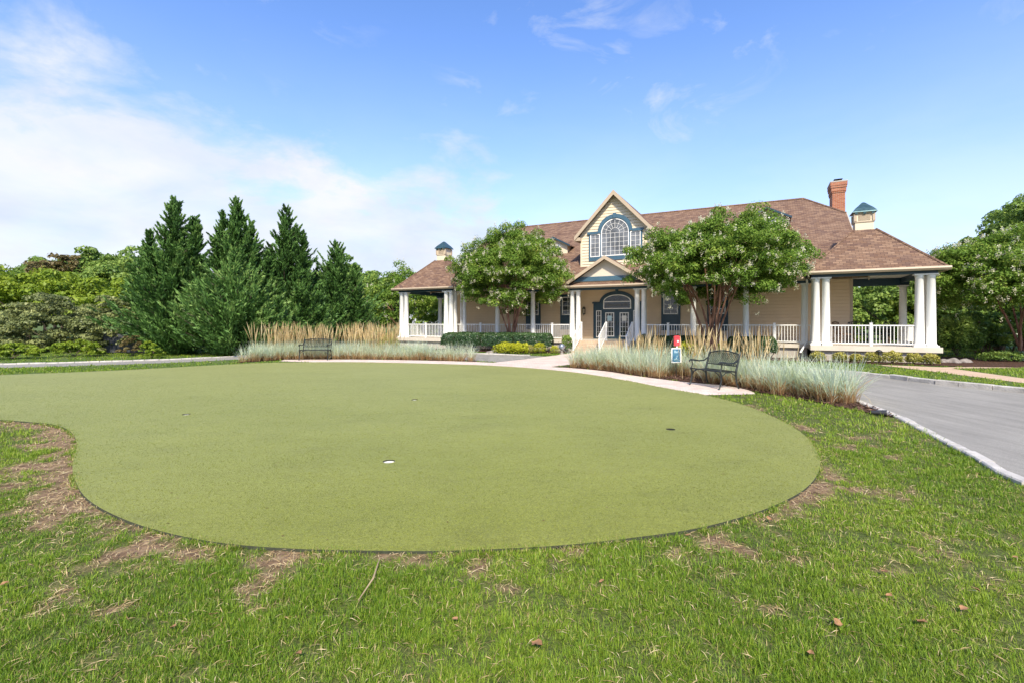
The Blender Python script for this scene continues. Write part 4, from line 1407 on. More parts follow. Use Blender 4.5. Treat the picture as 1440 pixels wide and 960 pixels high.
def lap_side(m, z0, z1, x, ya, yb, s=1, lap=0.165):
    z = z0
    while z < z1 - 1e-4:
        t = min(z + lap, z1)
        a0, b0, a1, b1 = ya(z), yb(z), ya(t), yb(t)
        if b0 - a0 > 0.02:
            m.add([(x + s * 0.034, a0, z), (x + s * 0.034, b0, z), (x + s * 0.004, b1, t), (x + s * 0.004, a1, t), (x + s * 0.002, a0, z), (x + s * 0.002, b0, z)],
                  [(0, 1, 2, 3), (4, 5, 1, 0)] if s > 0 else [(3, 2, 1, 0), (0, 1, 5, 4)])
        z = t


S = 0.62
EY, EZ = 0.70, 3.55


def zr(y):
    return EZ + S * (y - EY)


RY = 9.25
RZ = zr(RY)
PY = 6.86
PZ = zr(PY)
BYK = 2 * RY - WY      # back wall

w = MB()
lap_front(w, FZ, 3.62, WY, lambda z: -BX, lambda z: BX)
for s in (-1, 1):
    lap_side(w, FZ, PZ, s * BX, lambda z: WY if z < zr(WY) - 0.1 else EY + (z - EZ) / S + 0.12, lambda z: BYK if z < zr(WY) - 0.1 else 2 * RY - (EY + (z - EZ) / S + 0.12), s)
lap_front(w, FZ, 3.62, BYK, lambda z: -BX, lambda z: BX, s=1)
w.box(-BX + 0.001, BX - 0.001, WY + 0.001, BYK - 0.001, 0, 3.7)
w.build('wall', M['siding'], club)
for s in (-1, 1):
    cb = MB()
    cb.box(s * BX - 0.06, s * BX + 0.06, WY - 0.042, WY + 0.09, FZ, 3.6)
    cb.build('corner_board', M['trim_beige'], club)

# roof of the main body
r = MB()


def slab(m, pts, th=0.10):
    """roof plane with thickness (points counter-clockwise seen from above)"""
    n = len(pts)
    lo = [(x, y, z - th) for x, y, z in pts]
    m.add(list(pts) + lo, [tuple(range(n)), tuple(range(2 * n - 1, n - 1, -1))] + [(i, n + i, n + (i + 1) % n, (i + 1) % n) for i in range(n)])


XR = 11.25
XH = 9.5
GW, GA = 2.15, 8.92        # central gable: half width, apex height
slab(r, [(-XR, EY, EZ), (XR, EY, EZ), (XR, PY, PZ), (XH, RY, RZ), (-XH, RY, RZ), (-XR, PY, PZ)])
slab(r, [(XR, 2 * RY - EY, EZ), (-XR, 2 * RY - EY, EZ), (-XR, 2 * RY - PY, PZ), (-XH, RY, RZ), (XH, RY, RZ), (XR, 2 * RY - PY, PZ)])
slab(r, [(XR, PY, PZ), (XR, 2 * RY - PY, PZ), (XH, RY, RZ)])
slab(r, [(-XR, 2 * RY - PY, PZ), (-XR, PY, PZ), (-XH, RY, RZ)])
roof = r.build('roof', M['shingle'], club)
rc = MB()
rc.tube([(-XH, RY, RZ + 0.01), (XH, RY, RZ + 0.01)], 0.07, 6)
for s in (-1, 1):
    rc.tube([(s * XH, RY, RZ), (s * XR, PY, PZ)], 0.06, 6)
rc.build('ridge_cap', M['shingle'], roof)
for s in (-1, 1):
    for yy in (lambda y: y, lambda y: 2 * RY - y):
        rk = MB()
        rk.add([(s * (XR + 0.005), yy(EY), EZ - 0.2), (s * (XR + 0.005), yy(PY), PZ - 0.2), (s * (XR + 0.005), yy(PY), PZ + 0.02), (s * (XR + 0.005), yy(EY), EZ + 0.02),
                (s * (XR + 0.045), yy(EY), EZ - 0.2), (s * (XR + 0.045), yy(PY), PZ - 0.2), (s * (XR + 0.045), yy(PY), PZ + 0.02), (s * (XR + 0.045), yy(EY), EZ + 0.02)],
               [(0, 1, 2, 3), (7, 6, 5, 4), (0, 4, 5, 1), (1, 5, 6, 2), (2, 6, 7, 3), (3, 7, 4, 0)])
        rk.build('rake_board', M['trim_beige'], club)

# porch gutter / fascia of the main eave
gt = MB()
gt.prism_x([(EY - 0.11, EZ + 0.01), (EY - 0.13, EZ - 0.06), (EY - 0.07, EZ - 0.135), (EY + 0.02, EZ - 0.135), (EY + 0.02, EZ + 0.01)], -9.0, 9.0)
gt.build('gutter', M['trim_beige'], club)
bm_ = MB()
bm_.box(-9.25, 9.25, 0.98, 1.22, 3.32, 3.50)
for s in (-1, 1):
    x0, x1 = (9.2, 13.35) if s > 0 else (-13.35, -9.2)
    bm_.box(x0, x1, 0.10, 0.32, 3.48, 3.64)
    bm_.box(x0, x1, 4.18, 4.40, 3.30, 3.64)
    bm_.box(s * 13.13 - 0.11, s * 13.13 + 0.11, 0.33, 4.17, 3.42, 3.64)
    bm_.box(s * 9.32 - 0.11, s * 9.32 + 0.11, 0.33, 0.97, 3.48, 3.64)
bm_.build('porch_beam', M['navy'], club)
cl = MB()
cl.box(-9.15, 9.15, 0.75, WY - 0.03, 3.51, 3.54)
for s in (-1, 1):
    cl.box(min(s * 9.2, s * 13.4), max(s * 9.2, s * 13.4), 0.05, 4.5, 3.65, 3.68)
cl.build('porch_ceiling', M['soffit'], club)

# corner pavilion roofs
PX0, PX1, PYA, PYB, PZE, PZT = 9.02, 13.58, -0.12, 4.55, 3.72, 5.62
for s in (-1, 1):
    cxp, cyp = (PX0 + PX1) / 2, 2.2
    k = 0.40
    p = [(PX0, PYA), (PX1, PYA), (PX1, PYB), (PX0, PYB)]
    q = [(cxp - k, cyp - k), (cxp + k, cyp - k), (cxp + k, cyp + k), (cxp - k, cyp + k)]
    m = MB()
    for i in range(4):
        j = (i + 1) % 4
        pts = [(s * p[i][0], p[i][1], PZE), (s * p[j][0], p[j][1], PZE), (s * q[j][0], q[j][1], PZT), (s * q[i][0], q[i][1], PZT)]
        if s < 0:
            pts = pts[::-1]
        slab(m, pts, 0.08)
    pr = m.build('pavilion_roof', M['shingle'], club)
    m = MB()
    for i in range(4):
        m.tube([(s * p[i][0], p[i][1], PZE), (s * q[i][0], q[i][1], PZT)], 0.05, 6)
    m.build('hip_cap', M['shingle'], pr)
    g_ = MB()
    xa, xb = min(s * PX0, s * PX1), max(s * PX0, s * PX1)
    g_.prism_x([(PYA - 0.11, PZE + 0.01), (PYA - 0.13, PZE - 0.06), (PYA - 0.07, PZE - 0.135), (PYA + 0.03, PZE - 0.135), (PYA + 0.03, PZE + 0.01)], xa - 0.1, xb + 0.1)
    xo = s * PX1
    g_.box(min(xo, xo + s * 0.1), max(xo, xo + s * 0.1), PYA + 0.031, PYB, PZE - 0.135, PZE + 0.01)
    g_.build('gutter', M['trim_beige'], club)
    # soffit ring
    sf = MB()
    sf.box(xa, xb, PYA + 0.04, 0.099, PZE - 0.12, PZE - 0.095)
    sf.box(min(s * 13.25, s * PX1), max(s * 13.25, s * PX1), 0.10, PYB, PZE - 0.12, PZE - 0.095)
    sf.build('soffit', M['navy'], club)
    # cupola
    c = MB()
    cw = 0.335
    X = s * cxp
    c.box(X - cw, X + cw, cyp - cw, cyp + cw, PZT - 0.45, PZT + 0.78)
    cu = c.build('cupola', M['siding_sunlit'], club)
    c = MB()
    c.box(X - cw - 0.03, X + cw + 0.03, cyp - cw - 0.03, cyp + cw + 0.03, PZT + 0.34, PZT + 0.39)
    for a in (-1, 1):
        for b_ in (-1, 1):
            c.box(X + a * cw - 0.05, X + a * cw + 0.05, cyp + b_ * cw - 0.05, cyp + b_ * cw + 0.05, PZT + 0.391, PZT + 0.74)
    c.build('cupola_trim', M['trim_beige'], cu)
    c = MB()
    for a in range(7):
        zz = PZT + 0.44 + a * 0.042
        c.add([(X - 0.22, cyp - cw - 0.004, zz + 0.034), (X + 0.22, cyp - cw - 0.004, zz + 0.034), (X + 0.22, cyp - cw - 0.026, zz), (X - 0.22, cyp - cw - 0.026, zz)], [(3, 2, 1, 0)])
    c.build('louvre', M['trim_beige'], cu)
    c = MB()
    prof = [(0.455, 0.78), (0.44, 0.82), (0.33, 0.97), (0.19, 1.11), (0.09, 1.22), (0.03, 1.27)]
    vs, fs = [], []
    for rr, zz in prof:
        vs += [(X - rr, cyp - rr, PZT + zz), (X + rr, cyp - rr, PZT + zz), (X + rr, cyp + rr, PZT + zz), (X - rr, cyp + rr, PZT + zz)]
    for i in range(len(prof) - 1):
        fs += [(4 * i + j, 4 * i + (j + 1) % 4, 4 * i + 4 + (j + 1) % 4, 4 * i + 4 + j) for j in range(4)]
    fs += [(3, 2, 1, 0), tuple(range(len(vs) - 4, len(vs)))]
    c.add(vs, fs)
    for a in (-0.3, 0, 0.3):
        c.box(X + a - 0.05, X + a + 0.05, cyp - cw - 0.09, cyp - cw - 0.002, PZT + 0.70, PZT + 0.775)
    c.build('cupola_roof', M['copper'], cu)

# deck, foundation, columns
d = MB()
d.box(-9.15, 9.15, 0.93, WY - 0.03, FZ - 0.16, FZ)
for s in (-1, 1):
    d.box(min(s * 9.151, s * 13.47), max(s * 9.151, s * 13.47), -0.02, 4.75, FZ - 0.20, FZ + 0.003)
d.build('deck', M['deck'], club)
fd = MB()
fd.box(-9.1, 9.1, 1.05, 1.2, 0, FZ - 0.161)
for s in (-1, 1):
    fd.box(min(s * 9.25, s * 13.33), max(s * 9.25, s * 13.33), 0.12, 4.6, 0, FZ - 0.201)
fd.build('foundation', M['foundation'], club)


def column(x, y, ztop, r0=0.155):
    m = MB()
    m.box(x - r0 * 1.35, x + r0 * 1.35, y - r0 * 1.35, y + r0 * 1.35, FZ + 0.004, FZ + 0.07)
    m.lathe([(r0 * 1.28, FZ + 0.071), (r0 * 1.28, FZ + 0.10), (r0 * 1.12, FZ + 0.125), (r0 * 1.03, FZ + 0.14), (r0, FZ + 0.9), (r0 * 0.86, ztop - 0.14), (r0 * 0.97, ztop - 0.125), (r0 * 0.9, ztop - 0.10), (r0 * 1.12, ztop - 0.055)], x, y, 24)
    m.box(x - r0 * 1.2, x + r0 * 1.2, y - r0 * 1.2, y + r0 * 1.2, ztop - 0.054, ztop - 0.004)
    o = m.build('column', M['white'], club)
    me = o.data
    me.polygons.foreach_set('use_smooth', [len(p.vertices) == 4 and abs(p.normal.z) < 0.9 and abs(abs(p.normal.x) - 1) > 1e-3 and abs(abs(p.normal.y) - 1) > 1e-3 for p in me.polygons])
    return o


for s in (-1, 1):
    for x in (1.60, 1.95, 4.33, 6.65, 9.0):
        column(s * x, 1.1, 3.32, 0.135 if x > 2 else 0.14)
    for x, y in ((13.17, 0.21), (12.81, 0.21), (13.17, 0.57), (9.36, 0.21), (9.72, 0.21)):
        column(s * x, y, 3.48)
    column(s * 13.13, 4.29, 3.30)
    column(s * 9.36, 0.60, 3.48)


# railings
def rail(p0, p1, posts=(), top=0.85, post_end=False):
    m = MB()
    a, b = Vector((*p0, FZ)), Vector((*p1, FZ))
    t = (b - a)
    ln = t.length
    t.normalize()
    nr = Vector((t.y, -t.x, 0))

    def bar(s0, s1, z0, z1, hw):
        q = []
        for s_ in (s0, s1):
            for w_ in (-hw, hw):
                for z_ in (z0, z1):
                    q.append(a + t * s_ + nr * w_ + Vector((0, 0, z_)))
        m.add(q, [(0, 1, 3, 2), (4, 6, 7, 5), (0, 4, 5, 1), (2, 3, 7, 6), (1, 5, 7, 3), (0, 2, 6, 4)])
    bar(0, ln, top - 0.045, top, 0.028)
    bar(0, ln, 0.08, 0.12, 0.022)
    nb = max(1, int(ln / 0.115))
    for i in range(nb):
        s_ = (i + 0.5) * ln / nb
        bar(s_ - 0.011, s_ + 0.011, 0.121, top - 0.046, 0.011)
    o = m.build('railing', M['white'], club)
    if posts:
        m = MB()
        for f in posts:
            bar(ln * f - 0.045, ln * f + 0.045, 0.004, top + 0.06, 0.045)
            bar(ln * f - 0.058, ln * f + 0.058, top + 0.061, top + 0.085, 0.058)
        m.build('railing_post', M['white'], o)
    return o


for s in (-1, 1):
    for x0, x1 in ((2.08, 4.2), (4.46, 6.52), (6.78, 8.87)):
        rail((s * x0, 1.1), (s * x1, 1.1), (0.5,))
    rail((s * 9.87, 0.21), (s * 12.66, 0.21), (0.5,))
    rail((s * 13.17, 0.72), (s * 13.17, 4.16), (0.5,))
    rail((s * 9.36, 0.74), (s * 9.05, 0.98))

# steps and stair railings
st = MB()
NS = 4
for i in range(NS):
    st.box(-1.5, 1.5, 0.92 - 0.30 * (NS - i - 1) - 0.3 + 0.0, 0.929, FZ / NS * i + (0.0 if i == 0 else 0.0005), FZ / NS * (i + 1) - 0.003)
st.build('steps', M['step_brick'], club)
for x in (-1.38, 0.0, 1.38):
    m = MB()
    top = [(x, 1.0, FZ + 0.92), (x, 0.82, FZ + 0.92), (x, -0.22, 0.93), (x, -0.34, 0.86)]
    m.tube(top, 0.028, 8)
    m.tube([(x, 0.95, FZ + 0.14), (x, 0.82, FZ + 0.14), (x, -0.22, 0.17)], 0.02, 6)
    for i in range(11):
        f = i / 10
        y = 0.90 - 1.08 * f
        zt = FZ + 0.90 if y > 0.82 else FZ + 0.92 + (y - 0.82) / 1.04 * (FZ + 0.92 - 0.93)
        m.tube([(x, y, zt - 0.78), (x, y, zt)], 0.010, 5)
    m.box(x - 0.04, x + 0.04, 0.97, 1.05, FZ + 0.004, FZ + 0.98)
    m.box(x - 0.035, x + 0.035, -0.26, -0.19, 0.02, 0.93)
    m.build('handrail', M['white'], club)


# windows
def grid_frame(m, x0, x1, z0, z1, y0, y1, nx, nz, fw=0.05, mw=0.018):
    m.box(x0, x0 + fw, y0, y1, z0, z1)
    m.box(x1 - fw, x1, y0, y1, z0, z1)
    m.box(x0 + fw + .0005, x1 - fw - .0005, y0, y1, z0, z0 + fw)
    m.box(x0 + fw + .0005, x1 - fw - .0005, y0, y1, z1 - fw, z1)
    for i in range(1, nx):
        x = x0 + (x1 - x0) * i / nx
        m.box(x - mw / 2, x + mw / 2, y0 + 0.008, y1, z0 + fw + .0005, z1 - fw - .0005)
    for j in range(1, nz):
        z = z0 + (z1 - z0) * j / nz
        m.box(x0 + fw + .0005, x1 - fw - .0005, y0 + 0.010, y1 - 0.004, z - mw / 2, z + mw / 2)


for x in (-5.27, -2.97, 2.93, 5.27):
    m = MB()
    m.box(x - 0.5, x + 0.5, WY - 0.06, WY - 0.0345, 1.15, 3.16)
    m.box(x - 0.54, x + 0.54, WY - 0.085, WY - 0.0345, 3.161, 3.24)
    for z0, z1 in ((1.25, 1.92),):
        m.ring([(x - .42, z0), (x + .42, z0), (x + .42, z1), (x - .42, z1)], [(x - .37, z0 + .05), (x + .37, z0 + .05), (x + .37, z1 - .05), (x - .37, z1 - .05)], WY - 0.072, WY - 0.061, True)
    pn = m.build('window_panel', M['navy'], club)
    m = MB()
    grid_frame(m, x - 0.38, x + 0.38, 2.02, 3.10, WY - 0.085, WY - 0.0605, 2, 4)
    wn = m.build('window', M['white'], club)
    m = MB()
    m.box(x - 0.345, x + 0.345, WY - 0.066, WY - 0.0605, 2.05, 3.07)
    m.build('pane', M['glass'], wn)


# entrance: arched navy surround, doors, sidelights, transom
def arc(cx, cz, rx, rz, a0, a1, n):
    return [(cx + rx * math.cos(a0 + (a1 - a0) * i / n), cz + rz * math.sin(a0 + (a1 - a0) * i / n)) for i in range(n + 1)]


m = MB()
sur = [(-1.40, FZ + 0.01), (1.40, FZ + 0.01), (1.40, 2.72), (1.02, 2.72)] + arc(0, 2.72, 1.0, 0.62, 0.02, PI - 0.02, 24) + [(-1.02, 2.72), (-1.40, 2.72)]
m.prism(sur, WY - 0.075, WY - 0.0345)
m.box(-1.46, -1.03, WY - 0.11, WY - 0.0755, 2.66, 2.75)
m.box(1.03, 1.46, WY - 0.11, WY - 0.0755, 2.66, 2.75)
m.ring(arc(0, 2.70, 1.02, 0.66, 0, PI, 24), arc(0, 2.70, 0.88, 0.53, 0, PI, 24), WY - 0.12, WY - 0.0755)
m.box(-0.09, 0.09, WY - 0.15, WY - 0.121, 3.16, 3.46)
m.build('door_surround', M['navy'], club)
m = MB()
ow = [(0.80, 2.34), (0.80, 2.76)] + arc(0, 2.76, 0.80, 0.40, 0.0, PI, 24)[1:-1] + [(-0.80, 2.76), (-0.80, 2.34)]
iw = [(0.745, 2.39), (0.745, 2.76)] + arc(0, 2.76, 0.745, 0.35, 0.0, PI, 24)[1:-1] + [(-0.745, 2.76), (-0.745, 2.39)]
m.ring(ow, iw, WY - 0.105, WY - 0.0755, True)
m.box(-0.744, 0.744, WY - 0.102, WY - 0.0755, 2.735, 2.775)
tw_ = m.build('transom_window', M['white'], club)
m = MB()
m.prism([(-0.75, 2.385), (0.75, 2.385), (0.75, 2.76)] + arc(0, 2.76, 0.75, 0.355, 0.02, PI - 0.02, 20) + [(-0.75, 2.76)], WY - 0.085, WY - 0.0755)
m.build('pane', M['glass'], tw_)
# faint lettering and tracery on the transom glass
m = MB()
xx = -0.60
random.seed(3)
for i in range(17):
    if i == 12:
        xx += 0.07
        m.build('lettering', M['gravel_light'], tw_)
        m = MB()
        continue
    hgt = 0.15 if i in (0, 13, 14, 15, 16) else random.choice((0.10, 0.10, 0.13))
    m.box(xx, xx + 0.014, WY - 0.09, WY - 0.0855, 2.50, 2.50 + hgt)
    m.box(xx + 0.034, xx + 0.046, WY - 0.09, WY - 0.0855, 2.50, 2.50 + hgt * 0.9)
    z_ = random.choice((2.50 + hgt * 0.9, 2.50, 2.50 + hgt * 0.45))
    m.box(xx + 0.0145, xx + 0.0335, WY - 0.09, WY - 0.0855, z_, z_ + 0.014)
    xx += 0.072
m.build('lettering', M['gravel_light'], tw_)
for a in (-1, 1):
    m = MB()
    m.tube([(0, WY - 0.09, 2.80), (a * 0.16, WY - 0.09, 2.99), (a * 0.05, WY - 0.09, 3.04)], 0.008, 5)
    m.tube([(a * 0.2, WY - 0.09, 2.84), (a * 0.42, WY - 0.09, 2.95), (a * 0.58, WY - 0.09, 2.86)], 0.008, 5)
    m.build('tracery', M['gravel_light'], tw_)
for s in (-1, 1):
    m = MB()
    xa, xb = (0.02, 0.82) if s > 0 else (-0.82, -0.02)
    m.box(xa, xb, WY - 0.10, WY - 0.0755, FZ + 0.012, 2.28)
    dr = m.build('door', M['navy'], club)
    gx0, gx1 = (0.16, 0.67) if s > 0 else (-0.67, -0.16)
    m = MB()
    grid_frame(m, gx0, gx1, 0.78, 2.14, WY - 0.13, WY - 0.1005, 3, 5, 0.045, 0.018)
    m.build('door_frame', M['white'], dr)
    m = MB()
    m.box(gx0 + 0.04, gx1 - 0.04, WY - 0.106, WY - 0.1005, 0.81, 2.11)
    m.build('pane', M['glass'], dr)
    m = MB()
    m.tube([(s * 0.075, WY - 0.1005, 1.62), (s * 0.075, WY - 0.16, 1.62), (s * 0.075, WY - 0.16, 1.42), (s * 0.075, WY - 0.1005, 1.42)], 0.012, 6)
    m.build('handle', M['gravel_light'], dr)
    m = MB()
    xa, xb = (0.92, 1.22) if s > 0 else (-1.22, -0.92)
    grid_frame(m, xa, xb, 0.72, 2.26, WY - 0.105, WY - 0.0755, 2, 5, 0.04, 0.018)
    sd = m.build('sidelight', M['white'], club)
    m = MB()
    m.box(xa + 0.035, xb - 0.035, WY - 0.082, WY - 0.0755, 0.75, 2.23)
    m.build('pane', M['glass'], sd)

# central gable
gm = MB()
gz0 = zr(2.9)
hw = 1.98


def gx_at(z):
    return min(hw, max(0.0, (GA - 0.14 - z) * GW / (GA - 6.62)))


GY = 2.72
lap_front(gm, zr(GY) - 0.08, GA - 0.16, GY, lambda z: -gx_at(z), lambda z: gx_at(z))
for s in (-1, 1):
    lap_side(gm, zr(GY) - 0.08, 6.9, s * hw, lambda z: GY, lambda z: max(GY + 0.02, EY + (z - EZ) / S + 0.1), s)
gm.prism([(-hw + 0.001, zr(GY) - 0.3), (hw - 0.001, zr(GY) - 0.3), (hw - 0.001, 6.72), (0, GA - 0.16), (-hw + 0.001, 6.72)], GY + 0.001, RY)
gable = gm.build('gable_wall', M['siding_sunlit'], club)
for s in (-1, 1):
    gc = MB()
    gc.box(s * hw - 0.05, s * hw + 0.05, GY - 0.042, GY + 0.06, zr(GY) - 0.1, 6.60)
    gc.build('corner_board', M['siding_sunlit'], gable)
gr = MB()
ez, ge = 6.62, GW + 0.12
for s in (-1, 1):
    a = (GA - ez) / GW
    pts = [(0, GY - 0.34, GA), (0, RY, GA), (s * ge, RY, GA - a * ge), (s * ge, GY - 0.34, GA - a * ge)]
    if s > 0:
        pts = pts[::-1]
    slab(gr, pts, 0.10)
gr.build('gable_roof', M['shingle'], club)
for s in (-1, 1):
    gb = MB()
    a = (GA - ez) / GW
    xo = ge + 0.02
    pts = [(0, GA + 0.015), (s * xo, GA - a * xo + 0.015), (s * xo, GA - a * xo - 0.22), (0, GA - 0.26)]
    if s > 0:
        pts = pts[::-1]
    gb.prism(pts, GY - 0.40, GY - 0.341)
    # eave return box
    x0, x1 = (hw - 0.02, xo) if s > 0 else (-xo, -hw + 0.02)
    gb.box(x0, x1, GY - 0.338, GY + 0.5, GA - a * xo - 0.22, GA - a * xo - 0.03)
    gb.build('rake_board', M['trim_beige'], club)
# arched window group with slate blue surround
ZS, ZB = 6.59, 5.33
m = MB()
m.box(-1.52, 1.52, GY - 0.06, GY - 0.0345, 5.08, 5.30)
for s in (-1, 1):
    x0, x1 = (0.80, 0.86) if s > 0 else (-0.86, -0.80)
    m.box(x0, x1, GY - 0.06, GY - 0.0345, 5.301, 6.62)
    x0, x1 = (1.43, 1.52) if s > 0 else (-1.52, -1.43)
    m.box(x0, x1, GY - 0.06, GY - 0.0345, 5.301, 6.60)
    x0, x1 = (0.98, 1.60) if s > 0 else (-1.60, -0.98)
    m.box(x0, x1, GY - 0.12, GY - 0.0345, 6.601, 6.74)
m.ring(arc(0, ZS + 0.06, 0.985, 0.985, 0, PI, 32), arc(0, ZS + 0.03, 0.80, 0.80, 0, PI, 32), GY - 0.11, GY - 0.0345)
m.box(-0.09, 0.09, GY - 0.16, GY - 0.1105, ZS + 0.82, ZS + 1.10)
m.build('window_surround', M['slate_blue'], club)
m = MB()
n = 32
ow = [(0.795, ZB - 0.02), (0.795, ZS)] + arc(0, ZS, 0.795, 0.795, 0, PI, n)[1:-1] + [(-0.795, ZS), (-0.795, ZB - 0.02)]
iw = [(0.745, ZB + 0.03), (0.745, ZS)] + arc(0, ZS, 0.745, 0.745, 0, PI, n)[1:-1] + [(-0.745, ZS), (-0.745, ZB + 0.03)]
m.ring(ow, iw, GY - 0.075, GY - 0.0345, True)
for i in range(1, 6):
    x = -0.745 + 1.49 * i / 6
    m.box(x - 0.007, x + 0.007, GY - 0.0615, GY - 0.0465, ZB + 0.031, ZS - 0.0005)
for j in range(1, 6):
    z = ZB + (ZS - ZB) * j / 5.0
    m.box(-0.744, 0.744, GY - 0.061, GY - 0.0465, z - 0.007, z + 0.007)
for rr in (0.27, 0.52):
    m.ring(arc(0, ZS + 0.011, rr + 0.007, rr + 0.007, 0, PI, 24), arc(0, ZS + 0.011, rr - 0.007, rr - 0.007, 0, PI, 24), GY - 0.062, GY - 0.0465)
for i in range(1, 8):
    a = PI * i / 8
    r0_ = 0.27 if i % 2 == 0 else 0.27
    c_, s_ = math.cos(a), math.sin(a)
    px_, pz_ = -s_ * 0.007, c_ * 0.007
    m.prism([(c_ * r0_ + px_, ZS + 0.011 + s_ * r0_ + pz_), (c_ * r0_ - px_, ZS + 0.011 + s_ * r0_ - pz_), (c_ * 0.75 - px_, ZS + s_ * 0.75 - pz_), (c_ * 0.75 + px_, ZS + s_ * 0.75 + pz_)], GY - 0.060, GY - 0.0465)
aw = m.build('arched_window', M['white'], club)
m = MB()
m.prism([(-0.75, ZB), (0.75, ZB), (0.75, ZS)] + arc(0, ZS, 0.75, 0.75, 0.02, PI - 0.02, 28) + [(-0.75, ZS)], GY - 0.046, GY - 0.0355)
m.build('pane', M['glass_up'], aw)
for s in (-1, 1):
    m = MB()
    x0, x1 = (0.865, 1.425) if s > 0 else (-1.425, -0.865)
    grid_frame(m, x0, x1, 5.302, 6.598, GY - 0.075, GY - 0.047, 2, 5, 0.04, 0.014)
    wn = m.build('window', M['white'], club)
    m = MB()
    m.box(x0 + 0.035, x1 - 0.035, GY - 0.046, GY - 0.0355, 5.33, 6.57)
    m.build('pane', M['glass_up'], wn)

# entrance pediment on the porch roof
PA, PW, PE = 5.06, 2.12, 3.74
ppy = 1.02
m = MB()
sl = (PA - PE) / PW
for s in (-1, 1):
    pts = [(0, ppy - 0.34, PA), (0, 3.2, PA), (s * PW, 3.2, PE), (s * PW, ppy - 0.34, PE)]
    if s > 0:
        pts = pts[::-1]
    slab(m, pts, 0.09)
pd = m.build('pediment_roof', M['shingle'], club)
m = MB()
m.prism([(-PW + 0.25, PE + 0.02), (PW - 0.25, PE + 0.02), (0, PA - 0.11)], ppy, ppy + 0.05)
m.build('pediment_face', M['tympanum'], pd)
m = MB()
m.prism([(-PW + 0.27, PE + 0.04), (PW - 0.27, PE + 0.04), (PW - 0.72, PE + 0.28), (-PW + 0.72, PE + 0.28)], ppy - 0.05, ppy - 0.002)
m.build('pediment_band', M['slate_blue'], pd)
for s in (-1, 1):
    m = MB()
    pts = [(0, PA + 0.015), (s * (PW + 0.03), PE - 0.005), (s * (PW + 0.03), PE - 0.10), (s * (PW - 0.12), PE - 0.10), (0, PA - 0.17)]
    if s > 0:
        pts = pts[::-1]
    m.prism(pts, ppy - 0.40, ppy - 0.341)
    m.build('rake_board', M['trim_beige'], pd)

# small gabled roof dormers
for x, dy, az_ in ((-4.43, 4.5, 6.98), (4.43, 4.5, 6.98), (7.53, 4.5, 7.55), (-7.53, 4.5, 7.2)):
    hwd = 1.0
    zb = az_ - 0.52
    m = MB()
    m.prism([(x - hwd + 0.1, zr(dy) - 0.1), (x + hwd - 0.1, zr(dy) - 0.1), (x + hwd - 0.1, zb), (x, az_ - 0.06), (x - hwd + 0.1, zb)], dy, dy + (az_ - zr(dy)) / S)
    dm = m.build('dormer', M['siding_sunlit'], club)
    m = MB()
    yb_ = dy + (az_ - zr(dy)) / S + 0.1
    for s in (-1, 1):
        pts = [(x, dy - 0.2, az_), (x, yb_, az_), (x + s * (hwd + 0.12), yb_, zb - 0.06), (x + s * (hwd + 0.12), dy - 0.2, zb - 0.06)]
        if s > 0:
            pts = pts[::-1]
        slab(m, pts, 0.07)
    m.build('dormer_roof', M['shingle'], dm)
    m = MB()
    for s in (-1, 1):
        pts = [(x, az_ + 0.01), (x + s * (hwd + 0.14), zb - 0.06), (x + s * (hwd + 0.14), zb - 0.16), (x, az_ - 0.10)]
        if s > 0:
            pts = pts[::-1]
        m.prism(pts, dy - 0.24, dy - 0.202)
    m.build('dormer_trim', M['navy'], dm)
    m = MB()
    grid_frame(m, x - 0.42, x + 0.42, zr(dy) + 0.12, zb + 0.02, dy - 0.035, dy - 0.006, 3, 3, 0.05, 0.018)
    m.build('window', M['white'], dm)
    m = MB()
    m.box(x - 0.38, x + 0.38, dy - 0.012, dy - 0.004, zr(dy) + 0.15, zb)
    m.build('pane', M['glass_up'], dm)

# chimney
ch = MB()
cx0, cx1, cy0, cy1 = 10.90, 11.52, 9.25, 10.6
ch.box(cx0, cx1, cy0, cy1, 3.0, 9.02)
for k_, (z0, z1) in enumerate(((9.021, 9.10), (9.101, 9.30), (9.301, 9.42), (9.421, 9.62))):
    e = (0.03, 0.05, 0.08, 0.10)[k_]
    ch.box(cx0 - e, cx1 + e, cy0 - e, cy1 + e, z0, z1)
cho = ch.build('chimney', M['brick'], club)
m = MB()
m.box(cx0 - 0.11, cx1 + 0.11, cy0 - 0.11, cy1 + 0.11, 9.621, 9.68)
m.build('chimney_cap', M['kerb'], cho)
m = MB()
for yy in (9.6, 10.25):
    m.box(11.05, 11.37, yy - 0.16, yy + 0.16, 9.681, 9.78)
m.box(11.0, 11.42, 9.4, 10.45, 9.83, 9.85)
for yy in (9.42, 10.43):
    m.box(11.03, 11.06, yy - .012, yy + .012, 9.681, 9.829)
    m.box(11.36, 11.39, yy - .012, yy + .012, 9.681, 9.829)
m.build('chimney_flue', M['black_metal'], cho)

# downspouts at the inner corners
for s in (-1, 1):
    m = MB()
    m.tube([(s * 9.06, 0.62, 3.45), (s * 9.08, 0.85, 3.3), (s * 9.08, 0.86, 0.85), (s * 9.0, 0.72, 0.62), (s * 8.8, 0.5, 0.28)], 0.04, 8)
    m.build('downspout', M['white'], club)

